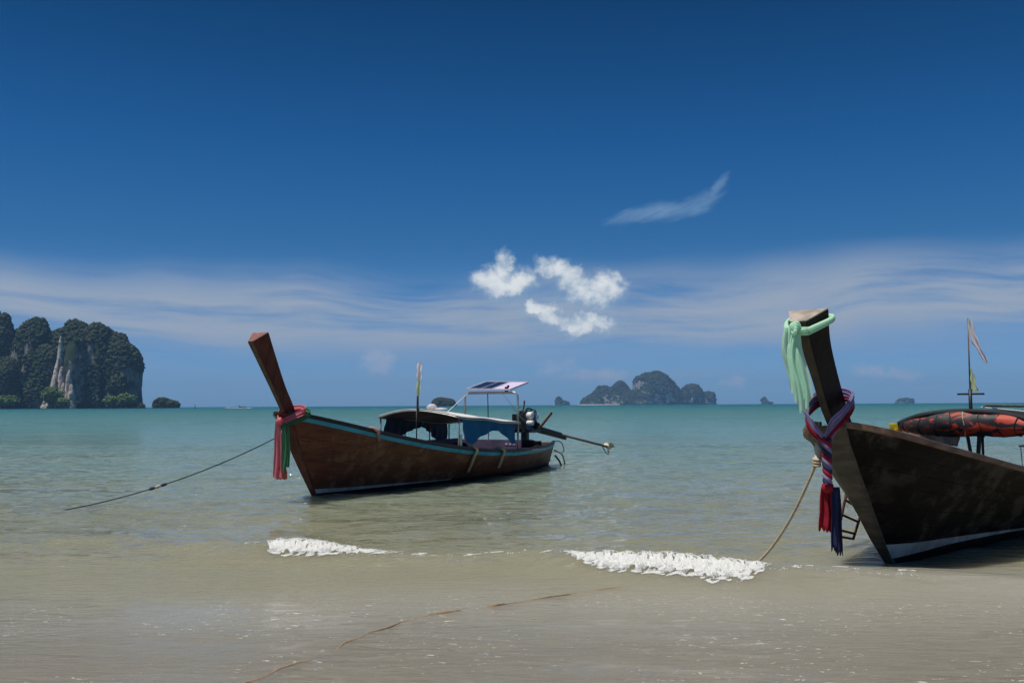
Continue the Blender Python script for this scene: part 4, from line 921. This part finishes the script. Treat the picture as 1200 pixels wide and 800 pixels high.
for k in range(9):
    u = -0.85 + 0.2125 * k + 0.02 * math.sin(k * 5); hh = 0.145 * max(0.02, 1 - abs(u) ** 2.3) ** 0.62 + 0.014; dd = 0.10 * max(0.02, 1 - u * u) ** 0.5 + 0.026
    MB().tube([Vector((2.30 + dd * 1.12 * math.cos(a), u * 0.86 + 0.02 * math.sin(2 * a + k), 1.355 - 0.045 * u * u + hh * 1.02 * math.sin(a))) - bo_ for a in np.linspace(0, 6.283, 25)], 0.007, 5).build('lashing', M['rope_cream'] if k == 4 else M['black_net'], bund, smooth=True)
mbt = MB()
for (u0, u1, zz) in ((-0.95, 0.95, 0.14),):
    pts = [Vector((2.25 + 0.02 * math.sin(9 * u), u * 0.87, 1.335 - 0.045 * u * u + 0.160 * max(0.02, 1 - abs(u) ** 2.3) ** 0.62)) - bo_ for u in np.linspace(u0, u1, 40)]
    mbt.tube(pts, 0.035, 8)
mbt.build('top_fold', M['black_net'], bund, smooth=True)
cloth_strip([Vector((2.26, 0.86, 1.35 - 0.14 * t_)) - bo_ for t_ in np.linspace(0, 1, 8)], [0.16, 0.15, 0.10], (0, -1, 0), 1.5, 0.015, 11, 3).build('yellow_flap', M['yellow'], bund, smooth=True, solid=0.012)
cloth_strip([Vector((2.45, 0.52, 1.28 - 0.17 * t_)) - bo_ for t_ in np.linspace(0, 1, 10)], [0.75, 0.74, 0.66], (0, -1, -0.12), 3.5, 0.02, 25, 6).build('hanging_sheet', M['clear_tarp'], bund, smooth=True, solid=0.005)
# pole and line on the canopy top, tackle tray further aft
MB().tube([(2.75, -0.05, 1.565), (6.0, -0.25, 1.53)], 0.016, 7).build('canopy_pole', M['wood_pole'], boatR, smooth=True)
MB().tube(lerp_path([(2.6, -0.05, 1.545), (3.0, -0.6, 1.46), (3.2, -1.0, 1.30)], 16), 0.009, 6).build('canopy_line', M['engine_white'], boatR, smooth=True)
tr_ = MB().box((2.75, -0.55, 1.085), (0.20, 0.22, 0.02)).build('tackle_tray', M['steel'], boatR, bevel=0.004)
for (a, b) in ((-0.08, -0.09), (0.08, -0.09), (-0.08, 0.09), (0.08, 0.09)): MB().tube([(2.75 + a, -0.55 + b, 1.078), (2.75 + a * 0.8, -0.55 + b * 0.8, 0.60)], 0.005, 5).build('tray_leg', M['steel'], tr_, smooth=True)
# faded strokes on the bow
hs = [c for c in boatR.children if c.name.startswith('hull')][0]
for k in range(3):
    pts = [HR.P(-0.62 + 0.05 * k + 0.05 * t_, HR.vz(-0.62 + 0.05 * k + 0.05 * t_, 1.03 - 0.02 * k + 0.12 * t_), 1, 0.026) for t_ in (0, 0.5, 1)]
    MB().tube(pts, 0.006, 5).build('painted_mark', M['pale_mark'], hs, smooth=True)

# mint cloth on the prow head
mint = empty('prow_cloth', wr_((-1.8, 0, 1.6)), AR); tag(mint, 'mint green cloth knotted round the top of the black prow', 'cloth')
mo = Vector((-1.8, 0, 1.6))
def loop_path(c, rad_f, rad_b, wf, wb, n=28):
    """closed loop hugging the wedge-shaped timber"""
    f = Vector((c[0], 0, c[1])); b = Vector((c[2], 0, c[3])); pts = [f + Vector((-rad_f, -wf, 0)), b + Vector((rad_b, -wb, 0)), b + Vector((rad_b, wb, 0)), f + Vector((-rad_f, wf, 0)), f + Vector((-rad_f - 0.03, 0, 0)), f + Vector((-rad_f, -wf, 0))]
    return lerp_path(pts, n)
for k, (dz, rr) in enumerate(((-0.045, 0.020), (-0.075, 0.016), (-0.025, 0.014), (-0.06, 0.017))):
    MB().tube([p - mo for p in loop_path((-1.79 + 0.02 * k, 2.30 + dz, -1.57, 2.41 + dz * 0.6), 0.03, 0.03, 0.10, 0.21)], rr, 7).build('wrap', M['mint'], mint, smooth=True)
for (x, y, zt, zb, wd, sd_, fo) in ((-1.86, -0.015, 2.30, 1.66, [0.07, 0.12, 0.16, 0.17, 0.16], 2, 1.3), (-1.89, 0.05, 2.28, 1.74, [0.06, 0.09, 0.12, 0.10], 7, 1.1), (-1.87, -0.02, 2.26, 1.56, [0.06, 0.10, 0.12, 0.12, 0.09], 11, 1.2)):
    cloth_strip([Vector((x - 0.02 * math.sin(t_ * 4 + y * 20), y + 0.02 * math.sin(t_ * 5) - 0.03 * t_, zt + (zb - zt) * t_)) - mo for t_ in np.linspace(0, 1, 24)], wd, (0.7, -1, 0), fo * 1.6, 0.018, 23, sd_, ends=0.05).build('hanging_tail', M['mint'], mint, smooth=True)
kmb = MB()
for j in range(4): kmb.tube([Vector((-1.855 + 0.032 * math.cos(a) - 0.01 * j, 0.0 + 0.036 * math.sin(a + 0.6 * j), 2.275 + (0.03 - 0.022 * j) + 0.016 * math.sin(2 * a + j))) - mo for a in np.linspace(0, 6.283, 16)], 0.018, 7)
kmb.build('knot', M['mint'], mint, smooth=True)

# braided sash lower on the prow
br = empty('braided_sash', wr_((-1.4, 0, 0.8)), AR); tag(br, 'braided lilac, crimson and navy sash with tassels hanging from the black prow', 'sash')
bo2 = Vector((-1.4, 0, 0.8))
def brl(pts, n, r, mat, name): MB().tube([p - bo2 for p in lerp_path(pts, n)], r, 8).build(name, mat, br, smooth=True)
Vp = Vector((-1.42, -0.06, 1.26))
for k, (mt, dz, wd, ou) in enumerate((('lilac', 0.0, 0.085, 0.0), ('lilac', 0.055, 0.06, 0.012), ('crimson', -0.035, 0.05, 0.006))):
    path = [p - bo2 for p in lerp_path([Vp + Vector((0, 0.02, -0.02)), (-1.44 - ou, 0.08, 1.38 + dz), (-1.40 - ou, 0.14 + ou, 1.50 + dz), (-1.16, 0.15, 1.63 + dz), (-1.02, 0.0, 1.67 + dz), (-1.10, -0.17, 1.63 + dz), (-1.30 - ou, -0.17 - ou, 1.48 + dz), (-1.40 - ou, -0.10, 1.36 + dz), Vp], 46)]; rows_ = []
    for i, p in enumerate(path):
        d = (path[min(i + 1, 45)] - path[max(i - 1, 0)]).normalized(); up = Vector((-0.25, 0, 1)); up = (up - d * up.dot(d)).normalized(); nr = d.cross(up)
        ww = 1.15 * wd * (0.75 + 0.25 * math.sin(i * 0.35 + k))
        rows_.append([p + up * (q_ * ww) + nr * (0.008 * math.cos(q_ * 12 + i * 0.22 + k)) for q_ in np.linspace(-0.5, 0.5, 11)])
    MB().sheet(rows_).build('loop', M[mt], br, smooth=True, solid=0.010)
for k, mt in enumerate(('lilac', 'crimson', 'navy')):
    pts = []
    for i in range(40):
        t_ = i / 39; a = t_ * 6.283 * 3.2 + k * 2.094
        pts.append(Vector((-1.43 + 0.016 * math.cos(a), -0.06 + 0.026 * math.sin(a), 1.28 - 0.46 * t_)))
    MB().tube([p - bo2 for p in pts], 0.022, 7).build('braid_strand', M[mt], br, smooth=True)
for (y, zb, mt, sd_, wd) in ((-0.02, 0.47, 'crimson', 1, [0.05, 0.09, 0.11]), (-0.07, 0.46, 'crimson', 5, [0.05, 0.08, 0.09]), (-0.12, 0.30, 'navy', 3, [0.05, 0.07, 0.08]), (-0.14, 0.26, 'navy', 8, [0.04, 0.06, 0.06])):
    cloth_strip([Vector((-1.43 + 0.01 * sd_ / 3, y, 0.84 + (zb - 0.84) * t_)) - bo2 for t_ in np.linspace(0, 1, 16)], wd, (0.7, -1, 0), 1.4, 0.014, 13, sd_, ends=0.04).build('tassel', M[mt], br, smooth=True, solid=0.006)
MB().lathe([(0.02, -0.05), (0.05, -0.03), (0.055, 0.03), (0.02, 0.05)], Vector((-1.43, -0.06, 0.83)) - bo2).build('knot', M['crimson'], br, smooth=True)

# mooring rope of the black boat, wrapped end
a0 = at(964, 508, 9.75); a1 = at(957, 541, 9.65); a2 = ground(892, 657); 
mr2 = empty('mooring_rope', a2); tag(mr2, 'cream mooring rope with cloth-wrapped end dropping from the black bow', 'rope')
st0 = wr_((-1.0, 0.06, 1.22))
MB().tube(rel(lerp_path([st0, a0, (a0 + a1) / 2 + Vector((-0.01, 0, 0)), a1], 18), mr2), [0.022] * 4 + [0.038] * 10 + [0.026] * 4, 9).build('cloth_wrap', M['cream_cloth'], mr2, smooth=True)
l2 = sag(a1, a2 + Vector((0, 0, 0.02)), 0.10, 40); l2.append(a2 + (a2 - a1).normalized() * 0.4)
MB().tube(rel(l2, mr2), 0.014, 7).build('strand', M['rope_cream'], mr2, smooth=True)
kk = MB()
for j in range(3): kk.tube([a1 - mr2.location + Vector((0.03 * math.cos(a), 0.03 * math.sin(a), -0.03 + 0.028 * j + 0.008 * math.sin(a))) for a in np.linspace(0, 6.283, 14)], 0.014, 6)
kk.build('knot', M['rope_cream'], mr2, smooth=True)

# boarding ladder over the far side of the black boat
def plane_pt(px, py, lat, O, A):
    """point on the boat's lengthwise plane at lateral offset lat, seen at a pixel"""
    a = Vector((math.cos(A), math.sin(A), 0)); n = Vector((-a.y, a.x, 0)); q_ = Vector((O.x, O.y, 0)) + n * lat; d = pxdir(px, py)
    t_ = q_.dot(n) / d.dot(n); return Vector((0, 0, EYE)) + d * t_
lad = empty('boarding_ladder', wr_((0.9, 0.85, 0.0)), AR); tag(lad, 'small rusty tube ladder hooked over the side of the black boat', 'ladder')
Li = (to_world_R.inverted()); lo = Vector((0.9, 0.85, 0.0))
def lp(px, py, lat=0.80): return (Li @ plane_pt(px, py, lat, OR_, AR)) - lo
p1, p2 = lp(992, 578), lp(981, 628); p3, p4 = lp(1012, 592), lp(1000, 631)
top1 = Vector((HR.smin * 0 + p1.x + lo.x, HR.B(0.9) - 0.02, HR.zg(0.9) + 0.05)) - lo
MB().tube([top1, p1, p2], 0.016, 8).build('side_rail', M['rust'], lad, smooth=True)
MB().tube([top1 + (p3 - p1), p3, p4], 0.016, 8).build('side_rail', M['rust'], lad, smooth=True)
for f in (0.15, 0.5, 0.85, 1.0): MB().tube([p1 + (p2 - p1) * f, p3 + (p4 - p3) * f], 0.014, 7).build('rung', M['rust'], lad, smooth=True)

# ------------------------------------------------------------------ old rope lying in the wash
pts = [ground(*q) for q in ((250, 815), (290, 800), (340, 781), (400, 757), (440, 739), (480, 727), (540, 715), (600, 706), (660, 697), (710, 690), (745, 685))]
path = lerp_path(pts, 90); rng = np.random.RandomState(4)
for i, p in enumerate(path):
    p.x += 0.012 * math.sin(i * 0.9) + 0.01 * math.sin(i * 0.37); p.z = float(wave(np.array([p.x]), np.array([p.y]))[0]) - 0.0035 + 0.0035 * math.sin(i * 0.55) + 0.003 * math.sin(i * 0.19 + 1)
so = empty('stranded_rope', path[0]); tag(so, 'thin brown rope lying along the shallow wash over the sand', 'rope')
MB().tube(rel(path, so), 0.0085, 6).build('strand', M['rope_brown'], so, smooth=True)
for i in (48, 57): MB().tube(rel(path[i:i + 5], so), [0.012, 0.017, 0.018, 0.015, 0.011], 7).build('frayed_knot', M['rope_brown'], so, smooth=True)

# ------------------------------------------------------------------ islands and headland
def tower(cx, cy, rx, ry, h, seed, rough=0.22, nt=72, nz=44, lean=0.0, prof=2.6):
    th = np.linspace(0, 2 * np.pi, nt, endpoint=False)[None, :]; tz = np.linspace(0, 1, nz)[:, None]
    rr = (1 - tz ** prof) ** (1 / 2.0) * (1 - 0.10 * np.exp(-(tz / 0.05) ** 2)) + 0.02
    x = cx + rx * rr * np.cos(th) + lean * h * tz; y = cy + ry * rr * np.sin(th); z = h * tz + 0 * th
    p = np.stack([x, y, z], -1); sc = max(h, rx)
    n = fbm(np.stack([p[..., 0] / sc * 3.0, p[..., 1] / sc * 3.0, p[..., 2] / sc * 1.4 + seed * 3.7], -1), 5)
    fl = fbm(np.stack([p[..., 0] / sc * 8.0, p[..., 1] / sc * 8.0, p[..., 2] / sc * 0.9 + seed], -1), 4)
    d = rough * (n + 0.45 * fl)
    x = cx + (x - cx) * (1 + d * 1.1); y = cy + (y - cy) * (1 + d * 1.1); z = z * (1 + 0.45 * rough * n * np.clip(tz * 2, 0, 1))
    z[0] = -1.0
    v = np.stack([x, y, z], -1).reshape(-1, 3); f = gridfaces(nz, nt, True)
    return v, f
def merge(parts):
    vs, fs, o = [], [], 0
    for v, f in parts: vs.append(v); fs.append(f + o); o += len(v)
    return np.concatenate(vs), np.concatenate(fs)
def scatter(v, f, n, size, seed, thr, hmax, squash=0.75, front=True):
    """shrubs on the ledges and tops of a rock mesh"""
    rng = np.random.RandomState(seed)
    a, b, c = v[f[:, 0]], v[f[:, 1]], v[f[:, 2]]; d = v[f[:, 3]]
    nr = np.cross(c - a, d - b); ar = np.linalg.norm(nr, axis=1) + 1e-9; nz = nr[:, 2] / ar; up = np.abs(nz)
    ctr = (a + c) / 2
    idx = rng.choice(len(f), n * 4, p=ar / ar.sum()); u, w_ = rng.uniform(0, 1, (2, len(idx), 1))
    P = a[idx] * (1 - u) * (1 - w_) + b[idx] * u * (1 - w_) + c[idx] * u * w_ + d[idx] * (1 - u) * w_
    m = fbm(P / (hmax * 0.32) + seed, 3) + 0.95 * up[idx] + 0.35 * (P[:, 2] / hmax - 0.5)
    P = P[(m > thr) & (P[:, 2] > 0.5)][:n]
    s = size * rng.uniform(0.55, 1.35, len(P)); S = np.stack([s * rng.uniform(0.8, 1.2, len(P)), s * rng.uniform(0.8, 1.2, len(P)), s * squash * rng.uniform(0.8, 1.4, len(P))], -1)
    return blobs(P, S, rng, 0.32)
def island(name, label, cat, D, towers, rockm, bushn, bsize, seed, thr=0.35, group=None, extra=None):
    """towers = (pixel centre, pixel half width, top pixel, depth offset in half widths)"""
    k = D / FPX; c0 = towers[0]; hz = lambda px: 474.6 - (px - 600) * ROLL
    loc = Vector(((c0[0] - 600) * k, D, 0)); parts = []
    for i, tw in enumerate(towers):
        px, hw, top, dep = tw[:4]
        parts.append(tower((px - 600) * k - loc.x, dep * hw * k, hw * k, hw * k * 1.15, (hz(px) - top) * k + EYE, seed + i, *(tw[4:] or ())))
    v, f = merge(parts); root = empty(name, loc); tag(root, label, cat, group)
    o = link('rock', npmesh('rock', v, f), rockm, root, smooth=True)
    if bushn:
        bv, bf = scatter(v, f, bushn, bsize, seed, thr, v[:, 2].max()); tag(link('vegetation', npmesh('vegetation', bv, bf), M['bush'], root, smooth=True), kind='stuff')
    return root, k
hl, k = island('cliff_headland', 'tall wooded limestone headland with sheer cliffs at the sea', 'headland', 1500,
    [(-62, 46, 345, 1.0, 0.22), (18, 30, 384, 0.9, 0.22, 72, 44, 0.0, 4.0), (62, 30, 384, 0.9, 0.22, 72, 44, 0.0, 4.0), (100, 34, 383, 0.8, 0.22, 72, 44, 0.0, 4.0), (-2, 16, 364, 0.5, 0.25), (38, 25, 373, 0.2, 0.25), (80, 26, 372, 0.8, 0.25), (112, 26, 378, 0.1, 0.22), (96, 18, 390, -0.9, 0.20), (130, 24, 388, 0.3, 0.22, 72, 44, 0.0, 3.2), (143, 22, 400, 0.0, 0.18, 72, 44, 0.0, 4.0), (18, 22, 420, -1.0, 0.25), (60, 20, 405, -0.6, 0.25)], M['rock'], 24000, 3.0, 21, -0.02)
# pale bare face on the front of the headland
frng = np.random.RandomState(8)
pv, pf = merge([tower((px_ + 62) * k, (-32 - 2 * j) * k, hw * k, hw * k, hh * k, 61 + j, 0.42, 40, 44, ln, pr_) for j, (px_, hw, hh, ln, pr_) in enumerate(((84, 4.5, 86, 0.01, 1.6), (82, 6, 62, 0.03, 1.8), (88, 5, 48, 0.0, 2.0), (80, 6, 36, 0.04, 1.8), (92, 4, 30, 0.0, 2.2), (100, 4.5, 46, 0.0, 1.8), (103, 5, 28, 0.0, 2.2), (80, 8, 9, 0.0, 2.6), (78, 4, 18, 0.0, 2.0)))])
link('limestone_face', npmesh('limestone_face', pv, pf), M['rock_pale'], hl, smooth=True)
def far_tree(px, base, wpx, hpx, D, seed, label):
    k_ = D / FPX; loc = Vector(((px - 600) * k_, D, 0.5)); r_ = empty('tree', loc); tag(r_, label, 'tree', 'trees at the foot of the headland')
    rng = np.random.RandomState(seed); n = 420; h = hpx * k_; wd = wpx * k_ / 2
    P = rng.normal(0, 1, (n, 3)); P /= np.linalg.norm(P, axis=1)[:, None]; P *= rng.uniform(0.5, 1, (n, 1)) * (1 + 0.35 * perlin(P * 2.1 + seed))[:, None]
    P = P * np.array([wd, wd, h * 0.36]) + np.array([0, 0, h * 0.62])
    v, f = blobs(P, rng.uniform(0.8, 2.0, n), rng, 0.3); link('crown', npmesh('crown', v, f), M['tree'], r_)
    tb = MB().tube([(0, 0, -0.5), (0.3, 0, h * 0.3), (0, 0.2, h * 0.6)], [1.0, 0.7, 0.4], 7)
    for a in range(4): tb.tube([(0.2, 0, h * 0.3), (wd * 0.5 * math.cos(a * 1.57 + seed), wd * 0.5 * math.sin(a * 1.57 + seed), h * 0.62)], [0.5, 0.2], 6)
    tb.build('trunk', M['wood_pole'], r_, smooth=True)
far_tree(7, 477, 30, 16, 1420, 1, 'low bright green tree at the cliff foot furthest from the islet')
far_tree(62, 477, 24, 26, 1430, 2, 'tall light green tree beside the pale bare cliff face')
far_tree(74, 477, 14, 12, 1425, 5, 'small light green tree in front of the pale bare cliff face')
far_tree(130, 477, 16, 14, 1440, 3, 'small grey-green tree at the cliff foot, second from the point')
far_tree(148, 477, 22, 17, 1440, 4, 'pale green tree at the tip of the headland')
island('sea_rock', 'tiny bare rock just off the tip of the headland', 'rock', 1450, [(163, 7, 472.5, 0, 0.35, 40, 20), (157, 5, 471, 0, 0.35, 40, 20)], M['rock'], 60, 1.2, 31, 0.9)
island('islet', 'low rounded rocky islet beside the headland', 'islet', 1500, [(191, 10, 466.5, 0, 0.25, 48, 26, 0, 3.5), (201, 8, 469.5, 0, 0.25, 48, 26, 0, 3.5)], M['rock'], 900, 1.7, 33, 0.25)
island('islet', 'small bushy green islet behind the brown boat mast', 'islet', 2300, [(516, 9, 466.5, 0, 0.22, 48, 26, 0, 3.0), (524, 9, 467.5, 0.1, 0.22, 48, 26, 0, 3.0)], M['rock'], 1500, 2.6, 35, -0.2)
big, kb = island('island', 'large craggy limestone island with steep peaks and pale beach', 'island', 5600,
    [(768, 26, 436, 0, 0.26, 80, 44, -0.10, 2.4), (752, 12, 440, 0.3, 0.26, 64, 40, 0.0, 3.5), (785, 13, 449, 0.2, 0.26), (727, 17, 448, 0.5, 0.28, 64, 40, 0, 1.6), (709, 18, 452, 0.7, 0.28, 64, 40, 0, 1.3), (697, 16, 462, 0.8, 0.16, 64, 40, 0, 1.3), (745, 22, 457, -0.5, 0.16, 64, 40, 0, 1.5)], M['rock_far'], 9000, 6.5, 41, 0.42)
island('island', 'rounded limestone peak standing apart beside the large island', 'island', 5700, [(810, 14, 451, 0, 0.24, 64, 40, 0, 2.6)], M['rock_far'], 1500, 8.0, 51, 0.30)
island('island', 'pale low limestone block behind the rounded peak', 'island', 5900, [(829, 9, 459.5, 0, 0.15, 56, 34, 0, 4.0)], M['rock_far'], 400, 7.0, 53, 0.6)
MB().loft([[Vector((64 * kb * -1.0 + 30 * kb * math.cos(a) * s_, -60 + 70 * math.sin(a) * s_, z)) for a in np.linspace(0, 6.283, 24)[:-1]] for (s_, z) in ((1.0, 0.2), (0.92, 2.5), (0.7, 4.0))]).build('beach', M['beach'], big, smooth=True)
island('islet', 'steep little islet standing alone between the brown boat and the large island', 'islet', 6200, [(655, 5, 465.5, 0, 0.2, 40, 26, -0.1, 1.6), (661, 6, 470, 0, 0.2, 40, 20, 0, 1.5)], M['rock_far'], 160, 7.0, 55, 0.3)
island('islet', 'thin horn-shaped islet on the horizon beside the mint cloth', 'islet', 7000, [(895, 4.5, 465.5, 0, 0.2, 40, 26, 0.0, 1.4), (898, 6, 470.5, 0, 0.2, 40, 20)], M['rock_far'], 60, 8.0, 57, 0.5)
island('islet', 'low flat islet on the horizon above the black boat rail', 'islet', 7000, [(1060, 9, 467, 0, 0.2, 44, 22, 0, 4.0), (1055, 6, 468.5, 0, 0.2, 40, 20, 0, 3.0)], M['rock_far'], 120, 8.0, 59, 0.5)

# far craft on the water
def far_boat(px, D, wpx, dark, label, seed):
    k_ = D / FPX; loc = Vector(((px - 600) * k_, D, 0)); r_ = empty('longtail_boat' if dark else 'motor_boat', loc); tag(r_, label, 'boat', 'boats far out on the sea'); L = wpx * k_
    rg = []
    for t_ in np.linspace(0, 1, 12):
        b = 0.9 * math.sin(math.pi * min(1, 0.08 + t_ * 0.75)); zt = 0.9 + 1.4 * (1 - t_) ** 3
        rg.append([Vector((-L / 2 + L * t_, -b, zt)), Vector((-L / 2 + L * t_, -b * 0.5, -0.1)), Vector((-L / 2 + L * t_, b * 0.5, -0.1)), Vector((-L / 2 + L * t_, b, zt))])
    MB().loft(rg).build('hull', M['rail_dark'] if dark else M['engine_white'], r_)
    MB().box((L * 0.1, 0, 2.2), (L * 0.45, 1.7, 0.15)).build('canopy', M['curtain_darkened'] if dark else M['roof_top'], r_, bevel=0.03)
    for s_ in (-0.1, 0.3):
        for y in (-0.75, 0.75): MB().tube([(L * s_, y, 0.7), (L * s_, y, 2.15)], 0.05, 6).build('canopy_post', M['steel'], r_)
    if dark: MB().tube([(-L / 2 + 0.2, 0, 1.6), (-L / 2 - 0.5, 0, 3.4)], [0.22, 0.16], 6).build('prow_post', M['rail_dark'], r_)
    rng = np.random.RandomState(seed); P = np.stack([rng.uniform(-L * 0.6, L * 1.1, 300), rng.normal(0, 1.2, 300), rng.uniform(0, 0.5, 300)], -1); v, f = blobs(P, rng.uniform(0.1, 0.32, 300), rng)
    tag(link('bow_wave', npmesh('bow_wave', v, f), foam_m, r_), kind='stuff')
far_boat(285, 900, 9, True, 'tiny dark longtail boat under way with white wake', 1)
far_boat(270, 1000, 8, False, 'tiny white boat under way beside the dark one', 2)
mk = empty('channel_marker', ((229 - 600) * 1000 / FPX, 1000, 0)); tag(mk, 'tiny dark marker post standing in the sea near the headland', 'marker')
MB().lathe([(0.9, -0.2), (0.9, 0.4), (0.3, 0.8), (0.22, 2.6), (0.5, 2.8), (0.5, 3.4), (0.05, 3.8)]).build('post', M['rail_dark'], mk)

# ------------------------------------------------------------------ air over the sea
hz = MB().box((0, 4800, 118), (26000, 10400, 250))
hzm = bpy.data.materials.new('sea_haze'); hzm.use_nodes = True; t = NT(hzm.node_tree); t.n.clear()
o_ = t.new('ShaderNodeOutputMaterial'); pv_ = t.new('ShaderNodeVolumePrincipled'); pv_.inputs['Color'].default_value = (0.30, 0.58, 1.0, 1); pv_.inputs['Density'].default_value = 0.00008; pv_.inputs['Anisotropy'].default_value = 0.1
t.l.new(pv_.outputs[0], o_.inputs['Volume'])
tag(hz.build('haze', hzm), 'thin even haze lying over the sea', 'haze', kind='stuff')
